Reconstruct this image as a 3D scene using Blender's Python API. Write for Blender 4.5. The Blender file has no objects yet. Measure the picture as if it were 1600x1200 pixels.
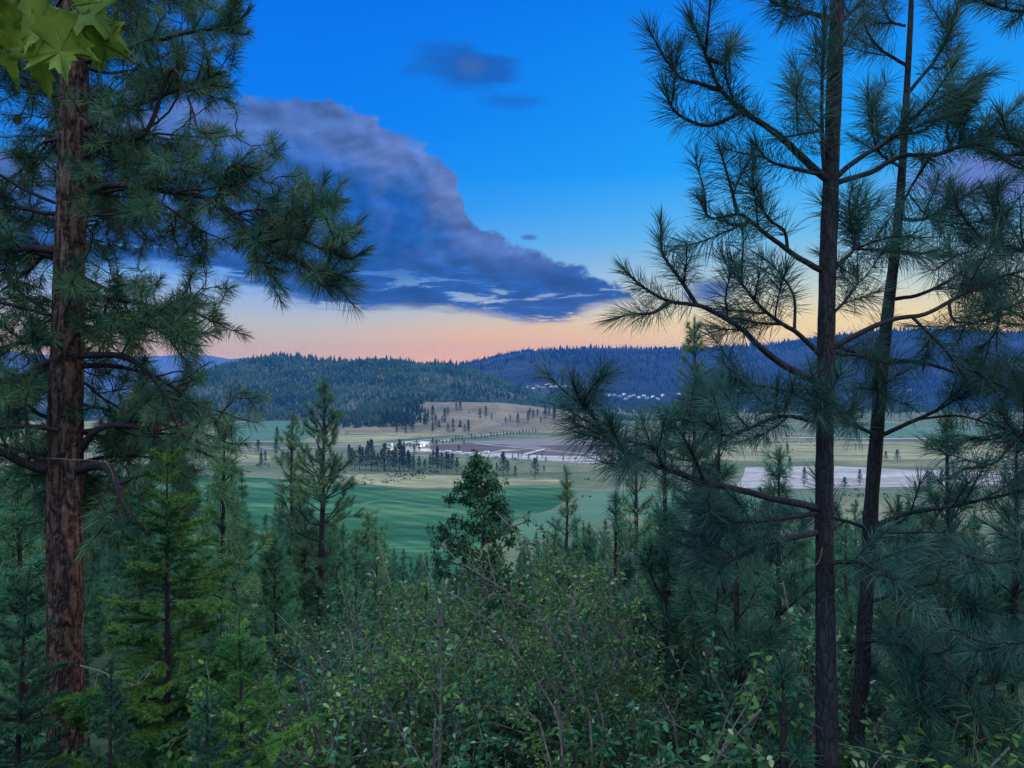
import bpy, math, random
import numpy as np
from mathutils import Vector

SC = bpy.context.scene
COL = SC.collection
R = math.radians
F = 1200.0                       # focal length in photo pixels (photo 1600 x 1200, level camera)

# ------------------------------------------------------------------ camera
cam_d = bpy.data.cameras.new("camera"); cam = bpy.data.objects.new("camera", cam_d); COL.objects.link(cam)
cam_d.sensor_width = 36.0; cam_d.lens = 27.0
cam_d.clip_start = 0.05; cam_d.clip_end = 40000
cam.location = (0, 0, 0); cam.rotation_euler = (R(90), 0, 0)
SC.camera = cam

# ------------------------------------------------------------------ view
SC.view_settings.view_transform = 'Standard'; SC.view_settings.look = 'None'
SC.view_settings.exposure = 0.0; SC.view_settings.gamma = 1.0
SC.view_settings.use_curve_mapping = False
SC.cycles.max_bounces = 5; SC.cycles.diffuse_bounces = 3; SC.cycles.glossy_bounces = 2
SC.cycles.volume_bounces = 0; SC.cycles.transmission_bounces = 3
SC.cycles.use_denoising = True
SC.cycles.sample_clamp_indirect = 4.0

SUN_AZ, SUN_EL = R(64), R(7)     # the glow is to the right, just over the ridge

def lin(r, g, b):
    f = lambda c: (c/255/12.92) if c/255 <= 0.04045 else ((c/255+0.055)/1.055)**2.4
    return (f(r), f(g), f(b))

# ------------------------------------------------------------------ world
W = bpy.data.worlds.new("World"); SC.world = W; W.use_nodes = True
wn, wl = W.node_tree.nodes, W.node_tree.links
wn.clear()

class NG:
    """small helper for wiring value / colour nodes"""
    def __init__(s, nodes, links): s.n, s.l = nodes, links
    def _in(s, sock, v):
        if isinstance(v, bpy.types.NodeSocket): s.l.new(v, sock)
        elif v is not None:
            if hasattr(sock.default_value, '__len__') and not hasattr(v, '__len__'): v = (v, v, v)
            if hasattr(sock.default_value, '__len__') and len(sock.default_value) == 4 and len(v) == 3: v = (*v, 1)
            sock.default_value = v
    def math(s, op, a, b=None, c=None, clamp=False):
        n = s.n.new('ShaderNodeMath'); n.operation = op; n.use_clamp = clamp
        for i, v in enumerate((a, b, c)):
            if v is not None: s._in(n.inputs[i], v)
        return n.outputs[0]
    def sstep(s, v, a, b, to0=0.0, to1=1.0):
        n = s.n.new('ShaderNodeMapRange'); n.interpolation_type = 'SMOOTHSTEP'
        s._in(n.inputs['Value'], v)
        for k, x in (('From Min', a), ('From Max', b), ('To Min', to0), ('To Max', to1)): s._in(n.inputs[k], x)
        return n.outputs[0]
    def mix(s, f, a, b, mode='MIX'):
        n = s.n.new('ShaderNodeMix'); n.data_type = 'RGBA'; n.blend_type = mode
        s._in(n.inputs[0], f); s._in(n.inputs[6], a); s._in(n.inputs[7], b)
        return n.outputs[2]
    def ramp(s, v, stops, interp='LINEAR'):
        n = s.n.new('ShaderNodeValToRGB'); s._in(n.inputs[0], v); e = n.color_ramp.elements
        n.color_ramp.interpolation = interp
        while len(e) < len(stops): e.new(0.5)
        for i, (p, c) in enumerate(stops):
            e[i].position = p; e[i].color = (*c, 1) if len(c) == 3 else c
        return n.outputs[0]
    def noise(s, vec, scale, detail=4, rough=0.5, dist=0.0, dims='3D'):
        n = s.n.new('ShaderNodeTexNoise'); n.noise_dimensions = dims
        if vec is not None: s.l.new(vec, n.inputs['Vector'])
        n.inputs['Scale'].default_value = scale; n.inputs['Detail'].default_value = detail
        n.inputs['Roughness'].default_value = rough; n.inputs['Distortion'].default_value = dist
        return n.outputs['Fac']
    def comb(s, x, y, z=0.0):
        n = s.n.new('ShaderNodeCombineXYZ')
        s._in(n.inputs[0], x); s._in(n.inputs[1], y); s._in(n.inputs[2], z); return n.outputs[0]
    def curve(s, v, pts):
        n = s.n.new('ShaderNodeFloatCurve'); s._in(n.inputs['Value'], v)
        c = n.mapping.curves[0]
        c.points[0].location = pts[0]; c.points[1].location = pts[-1]
        for p in pts[1:-1]: c.points.new(*p)
        n.mapping.update(); return n.outputs[0]

def build_world():
    g = NG(wn, wl)
    tc = wn.new('ShaderNodeTexCoord')
    sx = wn.new('ShaderNodeSeparateXYZ'); wl.new(tc.outputs['Generated'], sx.inputs[0])
    x, y, z = sx.outputs
    az = g.math('ARCTAN2', x, y)
    hyp = g.math('SQRT', g.math('ADD', g.math('MULTIPLY', x, x), g.math('MULTIPLY', y, y)))
    v = g.math('DIVIDE', z, g.math('MAXIMUM', hyp, 0.02))
    # clear sky at dusk: two elevation gradients, cool side and glow side (positions: v / 0.8)
    left = g.ramp(g.math('DIVIDE', v, 0.8, clamp=True), [
        (0.0, lin(244, 164, 44)), (0.055, lin(222, 178, 92)), (0.10, lin(186, 186, 166)), (0.17, lin(120, 176, 235)),
        (0.28, lin(30, 148, 246)), (0.42, lin(0, 126, 242)), (0.64, lin(0, 112, 234)), (1.0, lin(0, 90, 205))])
    right = g.ramp(g.math('DIVIDE', v, 0.8, clamp=True), [
        (0.0, lin(255, 178, 40)), (0.05, lin(255, 202, 64)), (0.10, lin(248, 216, 118)), (0.155, lin(200, 216, 196)),
        (0.23, lin(112, 198, 240)), (0.34, lin(26, 166, 252)), (0.62, lin(0, 128, 240)), (1.0, lin(0, 96, 212))])
    sky = g.mix(g.sstep(az, -0.32, 0.42), left, right)
    # glow low over the saddle between the two hills
    gl = g.math('MULTIPLY', g.sstep(g.math('ABSOLUTE', g.math('ADD', az, 0.0)), 0.02, 0.30, 1.0, 0.0), g.sstep(v, 0.02, 0.11, 1.0, 0.0))
    sky = g.mix(g.math('MULTIPLY', gl, 0.75), sky, lin(255, 172, 36))
    # brighter band along the horizon where the sun has just gone
    kb = g.math('ADD', 1.0, g.math('MULTIPLY', g.sstep(v, 0.0, 0.17, 1.0, 0.0), HORIZON))
    sky = g.mix(1.0, sky, g.comb(kb, kb, kb), 'MULTIPLY')
    # ---- the long cloud bank
    def pv(px, py):
        a = math.atan((px-800)/F); return ((a+0.8)/1.6, ((600-py)/F*math.cos(a))/0.6)
    f = g.math('DIVIDE', g.math('ADD', az, 0.8), 1.6)
    top = g.math('MULTIPLY', g.curve(f, [(0.0, 0.15), pv(100, 190), pv(300, 142), pv(420, 150), pv(500, 170), pv(590, 193),
            pv(660, 232), pv(710, 275), pv(735, 335), pv(790, 378), pv(850, 394), pv(930, 418), pv(995, 446), pv(1030, 488), (1.0, 0.1)]), 0.6)
    bot = g.math('MULTIPLY', g.curve(f, [(0.0, 0.16), pv(100, 420), pv(320, 432), pv(400, 458), pv(490, 482), pv(600, 490),
            pv(740, 493), pv(860, 509), pv(930, 488), pv(995, 476), pv(1030, 484), (1.0, 0.16)]), 0.6)
    st = g.comb(g.math('MULTIPLY', az, 1.0), g.math('MULTIPLY', v, 1.5))
    n1 = g.math('SUBTRACT', g.noise(st, 7, 7, 0.58, 0.3), 0.5)
    n1b = g.math('SUBTRACT', g.noise(st, 24, 5, 0.6), 0.5)
    st2 = g.comb(g.math('MULTIPLY', az, 1.0), g.math('MULTIPLY', v, 6.0), 3.3)
    n2 = g.math('SUBTRACT', g.noise(st2, 9, 7, 0.6, 0.4), 0.5)
    wob = g.math('ADD', g.math('MULTIPLY', n1, 0.13), g.math('MULTIPLY', n1b, 0.055))
    du = g.math('ADD', g.math('SUBTRACT', top, v), wob)
    db = g.math('ADD', g.math('SUBTRACT', v, bot), g.math('MULTIPLY', n2, 0.05))
    m = g.math('MULTIPLY', g.sstep(du, -0.002, 0.012), g.sstep(db, -0.004, 0.016))
    # pale streaky holes near the base
    low = g.sstep(g.math('SUBTRACT', v, bot), 0.012, 0.075, 1.0, 0.0)
    hole = g.math('MULTIPLY', g.sstep(n2, 0.045, 0.12), low)
    m = g.math('MULTIPLY', m, g.math('SUBTRACT', 1.0, g.math('MULTIPLY', hole, 0.85)))
    # colour of the bank: lavender billows above, slate blue base
    up = g.sstep(v, 0.10, 0.30)
    bil = g.sstep(g.math('ADD', g.noise(st, 5.5, 6, 0.55, 0.6), g.math('MULTIPLY', n1b, 0.25)), 0.40, 0.66)
    edge = g.sstep(du, 0.02, 0.11, 1.0, 0.0)
    lilac = g.math('MULTIPLY', g.sstep(v, 0.12, 0.22), g.math('MULTIPLY', g.math('ADD', g.math('MULTIPLY', edge, 0.9), g.math('MULTIPLY', bil, 0.55)), 1.0, clamp=True), clamp=True)
    cc = g.mix(up, lin(14, 62, 122), lin(18, 92, 180))
    cc = g.mix(g.math('MULTIPLY', g.sstep(n2, -0.12, 0.15), g.math('SUBTRACT', 1.0, up)), cc, lin(26, 92, 172))
    cc = g.mix(lilac, cc, lin(84, 116, 178))
    pink = g.math('MULTIPLY', g.math('MULTIPLY', g.sstep(az, -0.26, -0.10), g.sstep(v, 0.13, 0.19)), bil)
    cc = g.mix(g.math('MULTIPLY', pink, 0.4), cc, lin(126, 128, 170))
    # billow relief: the side turned to the glow is paler
    off = wn.new('ShaderNodeVectorMath'); off.operation = 'ADD'; wl.new(st, off.inputs[0]); off.inputs[1].default_value = (0.010, 0.016, 0)
    rel = g.math('SUBTRACT', g.noise(st, 15, 6, 0.52, 0.2), g.noise(off.outputs[0], 15, 6, 0.52, 0.2))
    rk = g.math('ADD', 1.0, g.math('MULTIPLY', rel, 2.2)); rk = g.math('MINIMUM', g.math('MAXIMUM', rk, 0.55), 1.7)
    cc = g.mix(1.0, cc, g.comb(rk, rk, rk), 'MULTIPLY')
    sky = g.mix(g.math('MULTIPLY', m, 0.96), sky, cc)
    # ---- small loose clouds
    def puff(px, py, ra, rv, col, op, sky):
        a0 = math.atan((px-800)/F); v0 = (600-py)/F*math.cos(a0)
        da = g.math('DIVIDE', g.math('SUBTRACT', az, a0), ra); dv = g.math('DIVIDE', g.math('SUBTRACT', v, v0), rv)
        d = g.math('SQRT', g.math('ADD', g.math('MULTIPLY', da, da), g.math('MULTIPLY', dv, dv)))
        d = g.math('ADD', d, g.math('MULTIPLY', g.math('ADD', n1, g.math('MULTIPLY', n2, 0.7)), 2.0))
        return g.mix(g.math('MULTIPLY', g.sstep(d, 0.25, 1.15, 1.0, 0.0), op), sky, col)
    sky = puff(728, 106, 0.075, 0.034, lin(24, 96, 186), 0.95, sky)
    sky = puff(800, 158, 0.05, 0.012, lin(20, 104, 205), 0.7, sky)
    sky = puff(735, 104, 0.022, 0.016, lin(62, 104, 172), 0.7, sky)
    sky = puff(1112, 455, 0.045, 0.024, lin(76, 104, 156), 0.95, sky)
    sky = puff(1520, 290, 0.10, 0.045, lin(104, 122, 190), 0.9, sky)
    sky = puff(826, 371, 0.012, 0.004, lin(60, 110, 180), 0.8, sky)
    # unseen sky behind and overhead, brightened with added pale cloud to lift the foreground
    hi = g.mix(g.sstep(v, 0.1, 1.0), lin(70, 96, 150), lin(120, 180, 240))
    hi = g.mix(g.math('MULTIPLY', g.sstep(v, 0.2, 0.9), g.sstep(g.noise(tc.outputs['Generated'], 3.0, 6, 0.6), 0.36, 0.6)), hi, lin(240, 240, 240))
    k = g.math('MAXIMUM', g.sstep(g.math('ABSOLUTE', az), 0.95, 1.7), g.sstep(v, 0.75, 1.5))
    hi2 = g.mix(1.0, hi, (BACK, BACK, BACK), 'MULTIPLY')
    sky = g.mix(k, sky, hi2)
    nis = wn.new('ShaderNodeTexSky'); nis.sky_type = 'NISHITA'; nis.sun_disc = False
    nis.sun_elevation = SUN_EL; nis.sun_rotation = SUN_AZ
    nb = wn.new('ShaderNodeBackground'); wl.new(nis.outputs[0], nb.inputs[0]); nb.inputs[1].default_value = 0.002
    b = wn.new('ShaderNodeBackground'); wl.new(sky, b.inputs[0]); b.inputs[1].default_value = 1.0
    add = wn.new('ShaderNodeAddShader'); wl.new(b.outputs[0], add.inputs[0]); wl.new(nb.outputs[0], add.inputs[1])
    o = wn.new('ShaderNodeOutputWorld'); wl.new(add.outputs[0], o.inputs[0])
BACK = 2.6  # gain of the unseen sky, raised to brighten the foreground
HORIZON = 0.62
build_world()

# ------------------------------------------------------------------ sun (last warm light from the right)
sd = bpy.data.lights.new("sun", 'SUN'); sun = bpy.data.objects.new("sun", sd); COL.objects.link(sun)
sd.energy = 1.5; sd.angle = R(9); sd.color = (1.0, 0.66, 0.40)
sun.rotation_euler = Vector((-math.sin(SUN_AZ)*math.cos(SUN_EL), -math.cos(SUN_AZ)*math.cos(SUN_EL), -math.sin(SUN_EL))).to_track_quat('-Z', 'Y').to_euler()
sun.location = (30, 10, 30)

# ================================================================== helpers
rng = np.random.default_rng(11)
random.seed(5)
U = random.uniform

def P(px, py, Y):
    return np.array(((px-800)/F*Y, Y, (600-py)/F*Y))

def tag(o, label=None, cat=None, group=None, kind=None):
    if label: o['label'] = label
    if cat: o['category'] = cat
    if group: o['group'] = group
    if kind: o['kind'] = kind
    return o

def empty(name, loc):
    o = bpy.data.objects.new(name, None); COL.objects.link(o)
    o.empty_display_size = 0.2; o.location = loc
    return o

def mesh_obj(name, verts, faces, mat, parent=None, smooth=False):
    """verts (n,3) world coordinates; faces (m,3|4) array, or a list of such arrays"""
    me = bpy.data.meshes.new(name)
    verts = np.asarray(verts, np.float64)
    if parent is not None:
        verts = verts - np.array(root_loc(parent))
    fl = faces if isinstance(faces, list) else [faces]
    fl = [np.asarray(f, np.int32) for f in fl if len(f)]
    me.vertices.add(len(verts)); me.vertices.foreach_set('co', verts.astype(np.float32).ravel())
    idx = np.concatenate([f.ravel() for f in fl]); tot = np.concatenate([np.full(len(f), f.shape[1], np.int32) for f in fl])
    me.loops.add(len(idx)); me.loops.foreach_set('vertex_index', idx)
    me.polygons.add(len(tot)); me.polygons.foreach_set('loop_start', np.concatenate(([0], np.cumsum(tot)[:-1])).astype(np.int32))
    if smooth: me.polygons.foreach_set('use_smooth', np.ones(len(tot), bool))
    me.update(calc_edges=True); me.validate()
    me.materials.append(mat)
    o = bpy.data.objects.new(name, me); COL.objects.link(o)
    if parent is not None: o.parent = parent
    return o

def root_loc(o):
    l = np.zeros(3)
    while o is not None: l += np.array(o.location); o = o.parent
    return l

class Geo:
    """collects verts, quads and triangles for ONE mesh"""
    def __init__(s): s.v, s.q, s.t, s.n = [], [], [], 0
    def add(s, v, q=None, t=None):
        s.v.append(np.asarray(v, float))
        if q is not None and len(q): s.q.append(np.asarray(q, int)+s.n)
        if t is not None and len(t): s.t.append(np.asarray(t, int)+s.n)
        s.n += len(v)
    def tube(s, pts, rad, sides=6, cap=True):
        pts = np.asarray(pts, float); n = len(pts); rad = np.broadcast_to(rad, (n,))
        T = np.gradient(pts, axis=0); T /= np.linalg.norm(T, axis=1)[:, None]+1e-9
        ref = np.array((0.37, 0.91, 0.2)) if abs(T[0] @ np.array((0.37, 0.91, 0.2))) < 0.9 else np.array((1., 0, 0))
        A = np.cross(T, ref); A /= np.linalg.norm(A, axis=1)[:, None]+1e-9; B = np.cross(T, A)
        th = np.arange(sides)*2*math.pi/sides
        ring = pts[:, None]+rad[:, None, None]*(np.cos(th)[None, :, None]*A[:, None]+np.sin(th)[None, :, None]*B[:, None])
        i = np.arange(n-1)[:, None]*sides; j = np.arange(sides)[None]; jn = (j+1) % sides
        q = np.stack((i+j, i+jn, i+sides+jn, i+sides+j), -1).reshape(-1, 4)
        v = ring.reshape(-1, 3); t = None
        if cap:
            v = np.vstack((v, pts[-1:]+T[-1:]*rad[-1])); k = (n-1)*sides
            t = np.array([(k+a, k+(a+1) % sides, n*sides) for a in range(sides)])
        s.add(v, q, t)
    def box(s, c, size, rz=0.0, taper=1.0):
        hx, hy, hz = np.array(size)/2
        b = np.array([(-hx, -hy, -hz), (hx, -hy, -hz), (hx, hy, -hz), (-hx, hy, -hz),
                      (-hx*taper, -hy*taper, hz), (hx*taper, -hy*taper, hz), (hx*taper, hy*taper, hz), (-hx*taper, hy*taper, hz)])
        ca, sa = math.cos(rz), math.sin(rz)
        b = np.stack((b[:, 0]*ca-b[:, 1]*sa, b[:, 0]*sa+b[:, 1]*ca, b[:, 2]), 1)+np.array(c)
        s.add(b, [(0, 3, 2, 1), (4, 5, 6, 7), (0, 1, 5, 4), (1, 2, 6, 5), (2, 3, 7, 6), (3, 0, 4, 7)])
    def build(s, name, mat, parent=None, smooth=False):
        if not s.v: s.add(np.zeros((3, 3)), t=[(0, 1, 2)])
        f = []
        if s.q: f.append(np.concatenate(s.q))
        if s.t: f.append(np.concatenate(s.t))
        return mesh_obj(name, np.concatenate(s.v), f, mat, parent, smooth)

def norm(a): return a/(np.linalg.norm(a, axis=-1, keepdims=True)+1e-9)

def resample(pts, n):
    """smooth Catmull-Rom resample of a polyline"""
    p = np.asarray(pts, float)
    if len(p) == 2: return p[0]+(p[1]-p[0])*np.linspace(0, 1, n)[:, None]
    q = np.vstack((2*p[0]-p[1], p, 2*p[-1]-p[-2]))
    seg = np.linalg.norm(np.diff(p, axis=0), axis=1); cum = np.concatenate(([0], np.cumsum(seg)))/seg.sum()
    out = []
    for t in np.linspace(0, 1, n):
        i = min(max(np.searchsorted(cum, t, side='right')-1, 0), len(p)-2)
        u = (t-cum[i])/max(cum[i+1]-cum[i], 1e-9)
        a, b, c, d = q[i], q[i+1], q[i+2], q[i+3]
        out.append(0.5*((2*b)+(-a+c)*u+(2*a-5*b+4*c-d)*u*u+(-a+3*b-3*c+d)*u**3))
    return np.array(out)

class Needles:
    """pine needles gathered from many shoots into one mesh"""
    def __init__(s): s.P, s.D, s.L, s.W = [], [], [], []
    def shoot(s, pts, frac=1.0, per_m=600, L=0.17, w=0.003, spread=(72, 22), droop=0.0):
        pts = np.asarray(pts, float); seg = np.linalg.norm(np.diff(pts, axis=0), axis=1); tot = seg.sum()
        n = max(4, int(per_m*tot*frac))
        u = 1-frac*(1-rng.random(n)**0.9)
        cum = np.concatenate(([0], np.cumsum(seg)))/tot
        i = np.clip(np.searchsorted(cum, u, side='right')-1, 0, len(seg)-1)
        f = ((u-cum[i])/np.maximum(cum[i+1]-cum[i], 1e-9))[:, None]
        pos = pts[i]*(1-f)+pts[i+1]*f; T = norm(pts[i+1]-pts[i])
        r = rng.normal(size=(n, 3)); Rr = norm(r-(r*T).sum(1)[:, None]*T)
        k = np.clip((u-(1-frac))/frac, 0, 1)**2.2
        th = np.radians(spread[0]+rng.normal()*9+(spread[1]-spread[0])*k+rng.normal(size=n)*13)[:, None]
        D = np.cos(th)*T+np.sin(th)*Rr; D[:, 2] -= droop; D = norm(D)
        s.P.append(pos); s.D.append(D); s.L.append(L*rng.uniform(0.74, 1.12)*rng.uniform(0.68, 1.1, n)); s.W.append(np.full(n, w))
    def geo(s, fine=True, sag=0.10):
        p, D, L, w = map(np.concatenate, (s.P, s.D, s.L, s.W)); n = len(p)
        S = norm(np.cross(D, rng.normal(size=(n, 3))))*(w/2)[:, None]; L = L[:, None]
        g = np.array((0, 0, -1.0))*L*sag; b = np.arange(n)[:, None]
        if not fine:
            v = np.stack((p-S, p+S, p+D*L+g), 1).reshape(-1, 3)
            return v, (b*3+np.array((0, 1, 2))).reshape(-1, 3)
        m = p+D*L*0.55+g*0.25
        v = np.stack((p-S*.8, p+S*.8, m-S, m+S, p+D*L+g), 1).reshape(-1, 3)
        t = (b[:, :, None]*5+np.array(((0, 1, 3), (0, 3, 2), (2, 3, 4)))[None]).reshape(-1, 3)
        return v, t
    def build(s, name, mat, parent, fine=True, sag=0.10):
        if not s.P: return None
        v, t = s.geo(fine, sag); return mesh_obj(name, v, t, mat, parent)

class Leaves:
    """folded broad leaves"""
    def __init__(s): s.P, s.D, s.L, s.W = [], [], [], []
    def put(s, pos, D, L, W):
        s.P.append(pos); s.D.append(D); s.L.append(L); s.W.append(W)
    def twig(s, pts, n, L=0.05, ratio=0.55):
        pts = np.asarray(pts, float); u = rng.random(n)*(len(pts)-1.001); i = u.astype(int); f = (u-i)[:, None]
        pos = pts[i]*(1-f)+pts[i+1]*f; T = norm(pts[i+1]-pts[i])
        D = norm(T*0.6+rng.normal(size=(n, 3))*0.75+np.array((0, 0, -0.15)))
        l = L*rng.uniform(0.6, 1.15, n); s.put(pos+D*0.012, D, l, l*ratio*rng.uniform(0.8, 1.1, n))
    def build(s, name, mat, parent):
        p, D, L, w = map(np.concatenate, (s.P, s.D, s.L, s.W)); n = len(p)
        up = norm(rng.normal(size=(n, 3))*0.55+np.array((0, 0, 1.0)))
        S = norm(np.cross(D, up)); N = norm(np.cross(S, D)); L = L[:, None]; w = w[:, None]
        v = np.stack((p, p+D*L*.32-S*w*.46+N*w*.14, p+D*L*.32+S*w*.46+N*w*.14, p+D*L*.72-S*w*.36+N*w*.08-N*L*.05,
                      p+D*L*.72+S*w*.36+N*w*.08-N*L*.05, p+D*L-N*L*.16, p+D*L*.5-N*L*.02), 1).reshape(-1, 3)
        b = np.arange(n)[:, None, None]*7
        t = (b+np.array(((0, 2, 6), (0, 6, 1), (1, 6, 3), (2, 4, 6), (3, 6, 5), (6, 4, 5)))[None]).reshape(-1, 3)
        return mesh_obj(name, v, t, mat, parent)

def copy_tree(o, parent=None):
    c = o.copy(); COL.objects.link(c); c.parent = parent
    for ch in o.children: copy_tree(ch, c)
    return c

# value noise for terrain (numpy)
_perm = rng.permutation(512)
_tab = rng.random(512)
def vnoise(x, y):
    x = np.asarray(x, float); y = np.asarray(y, float)
    xi = np.floor(x).astype(int); yi = np.floor(y).astype(int); fx = x-xi; fy = y-yi
    fx = fx*fx*(3-2*fx); fy = fy*fy*(3-2*fy)
    h = lambda a, b: _tab[(_perm[a & 511]+b*57) & 511]
    return (h(xi, yi)*(1-fx)+h(xi+1, yi)*fx)*(1-fy)+(h(xi, yi+1)*(1-fx)+h(xi+1, yi+1)*fx)*fy
def fbm(x, y, o=4):
    s, a = 0, 0.5
    for k in range(o):
        s = s+a*(vnoise(x*2**k+17*k, y*2**k-9*k)-0.5); a *= 0.5
    return s

# ================================================================== materials
def new_mat(name, rough=0.8, spec=0.3):
    m = bpy.data.materials.new(name); m.use_nodes = True
    nt = m.node_tree; b = nt.nodes['Principled BSDF']
    b.inputs['Roughness'].default_value = rough; b.inputs['Specular IOR Level'].default_value = spec
    return m, NG(nt.nodes, nt.links), b

def foliage_mat(name, c1, c2, c3=None, scale=1.5, rough=0.6, trans=0.0, spec=0.16):
    """two or three leaf colours mixed by a noise through the crown, by leaf and by object"""
    m, g, b = new_mat(name, rough, spec); nt = m.node_tree
    geo = nt.nodes.new('ShaderNodeNewGeometry'); info = nt.nodes.new('ShaderNodeObjectInfo')
    n = g.noise(geo.outputs['Position'], scale, 3)
    f = g.sstep(g.math('ADD', n, g.math('MULTIPLY', g.math('SUBTRACT', geo.outputs['Random Per Island'], 0.5), 0.26)), 0.36, 0.64)
    c = g.mix(f, c1, c2)
    if c3: c = g.mix(g.sstep(geo.outputs['Random Per Island'], 0.90, 0.97), c, c3)
    k = g.sstep(info.outputs['Random'], 0, 1, 0.8, 1.2)
    c = g.mix(1.0, c, g.comb(k, k, k), 'MULTIPLY')
    nt.links.new(c, b.inputs['Base Color'])
    if trans:
        t = nt.nodes.new('ShaderNodeBsdfTranslucent'); nt.links.new(c, t.inputs[0])
        mx = nt.nodes.new('ShaderNodeMixShader'); mx.inputs[0].default_value = trans
        nt.links.new(b.outputs[0], mx.inputs[1]); nt.links.new(t.outputs[0], mx.inputs[2])
        nt.links.new(mx.outputs[0], nt.nodes['Material Output'].inputs['Surface'])
    return m

def bark_mat(name, c_dark, c_mid, c_light, scale=1.0, bump=0.5):
    m, g, b = new_mat(name, 0.9, 0.15); nt = m.node_tree
    geo = nt.nodes.new('ShaderNodeNewGeometry')
    mp = nt.nodes.new('ShaderNodeMapping'); mp.inputs['Scale'].default_value = (1, 1, 0.24)
    nt.links.new(geo.outputs['Position'], mp.inputs[0])
    vor = nt.nodes.new('ShaderNodeTexVoronoi'); vor.feature = 'DISTANCE_TO_EDGE'; vor.inputs['Scale'].default_value = 16*scale
    wob = nt.nodes.new('ShaderNodeVectorMath'); wob.operation = 'ADD'
    nz = nt.nodes.new('ShaderNodeTexNoise'); nz.inputs['Scale'].default_value = 9*scale; nz.inputs['Detail'].default_value = 4
    nt.links.new(mp.outputs[0], nz.inputs['Vector'])
    sc = nt.nodes.new('ShaderNodeVectorMath'); sc.operation = 'SCALE'; sc.inputs['Scale'].default_value = 0.14/scale
    nt.links.new(nz.outputs['Color'], sc.inputs[0]); nt.links.new(mp.outputs[0], wob.inputs[0]); nt.links.new(sc.outputs[0], wob.inputs[1])
    nt.links.new(wob.outputs[0], vor.inputs['Vector'])
    n2 = g.noise(geo.outputs['Position'], 30*scale, 5, 0.65); n3 = g.noise(mp.outputs[0], 5*scale, 3)
    c = g.mix(g.sstep(vor.outputs[0], 0.01, 0.20), c_dark, c_mid)
    c = g.mix(g.math('MULTIPLY', g.sstep(n2, 0.45, 0.7), 0.7), c, c_light)
    c = g.mix(g.sstep(n3, 0.35, 0.65, 0.0, 0.45), c, c_dark)
    nt.links.new(c, b.inputs['Base Color'])
    bp = nt.nodes.new('ShaderNodeBump'); bp.inputs['Strength'].default_value = bump; bp.inputs['Distance'].default_value = 0.03/scale
    h = g.math('ADD', g.sstep(vor.outputs[0], 0.0, 0.25), g.math('MULTIPLY', n2, 0.5))
    nt.links.new(h, bp.inputs['Height']); nt.links.new(bp.outputs[0], b.inputs['Normal'])
    return m

def ground_mat(name, stops, scale, rough=0.95, detail=6, stretch=(1, 1, 1), fine=None, rows=0):
    m, g, b = new_mat(name, rough, 0.1); nt = m.node_tree
    geo = nt.nodes.new('ShaderNodeNewGeometry')
    mp = nt.nodes.new('ShaderNodeMapping'); mp.inputs['Scale'].default_value = stretch
    nt.links.new(geo.outputs['Position'], mp.inputs[0])
    n = g.noise(mp.outputs[0], scale, detail, 0.6, 0.4)
    if fine:
        n = g.math('ADD', g.math('MULTIPLY', n, 0.7), g.math('MULTIPLY', g.noise(mp.outputs[0], fine, 4, 0.6), 0.3))
    if rows:
        wv = nt.nodes.new('ShaderNodeTexWave'); wv.bands_direction = 'DIAGONAL'; wv.inputs['Scale'].default_value = rows; wv.inputs['Distortion'].default_value = 1.5; wv.inputs['Detail'].default_value = 2
        nt.links.new(geo.outputs['Position'], wv.inputs['Vector']); n = g.math('ADD', n, g.math('MULTIPLY', g.math('SUBTRACT', wv.outputs['Fac'], 0.5), 0.055))
    c = g.ramp(n, stops)
    nt.links.new(c, b.inputs['Base Color'])
    return m

def flat_mat(name, col, rough=0.7, spec=0.3, var=0.15, scale=0.8, metal=0.0):
    m, g, b = new_mat(name, rough, spec); nt = m.node_tree
    geo = nt.nodes.new('ShaderNodeNewGeometry')
    n = g.noise(geo.outputs['Position'], scale, 4)
    c = g.mix(n, tuple(x*(1-var) for x in col), tuple(min(1, x*(1+var)) for x in col))
    nt.links.new(c, b.inputs['Base Color']); b.inputs['Metallic'].default_value = metal
    return m

M = {}
M['needle_left'] = foliage_mat('needle_left', (0.030, 0.115, 0.075), (0.11, 0.23, 0.105), (0.26, 0.17, 0.08), 3.2, trans=0.18)
M['needle_right'] = foliage_mat('needle_right', (0.035, 0.105, 0.09), (0.075, 0.165, 0.115), None, 2.0, trans=0.18)
M['needle_young'] = foliage_mat('needle_young', (0.018, 0.09, 0.065), (0.075, 0.20, 0.11), (0.16, 0.14, 0.06), 1.4, trans=0.15)
M['needle_mid'] = foliage_mat('needle_mid', (0.065, 0.20, 0.11), (0.20, 0.36, 0.14), (0.22, 0.17, 0.09), 0.8, trans=0.1)
M['needle_slope'] = foliage_mat('needle_slope', (0.03, 0.14, 0.082), (0.11, 0.29, 0.135), (0.2, 0.17, 0.09), 0.35, trans=0.1)
M['fir'] = foliage_mat('fir', (0.035, 0.145, 0.052), (0.19, 0.36, 0.08), None, 2.5, trans=0.2)
M['fir_dark'] = foliage_mat('fir_dark', (0.03, 0.09, 0.06), (0.06, 0.15, 0.075), None, 2.5, trans=0.15)
M['leaf_shrub'] = foliage_mat('leaf_shrub', (0.024, 0.105, 0.036), (0.13, 0.26, 0.055), (0.36, 0.46, 0.22), 2.2, rough=0.5, trans=0.25, spec=0.22)
M['leaf_dark'] = foliage_mat('leaf_dark', (0.020, 0.105, 0.050), (0.07, 0.24, 0.10), (0.26, 0.40, 0.25), 1.5, rough=0.5, trans=0.25, spec=0.22)
M['leaf_maple'] = foliage_mat('leaf_maple', (0.07, 0.14, 0.014), (0.19, 0.26, 0.03), None, 14, rough=0.5, trans=0.3)
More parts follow.
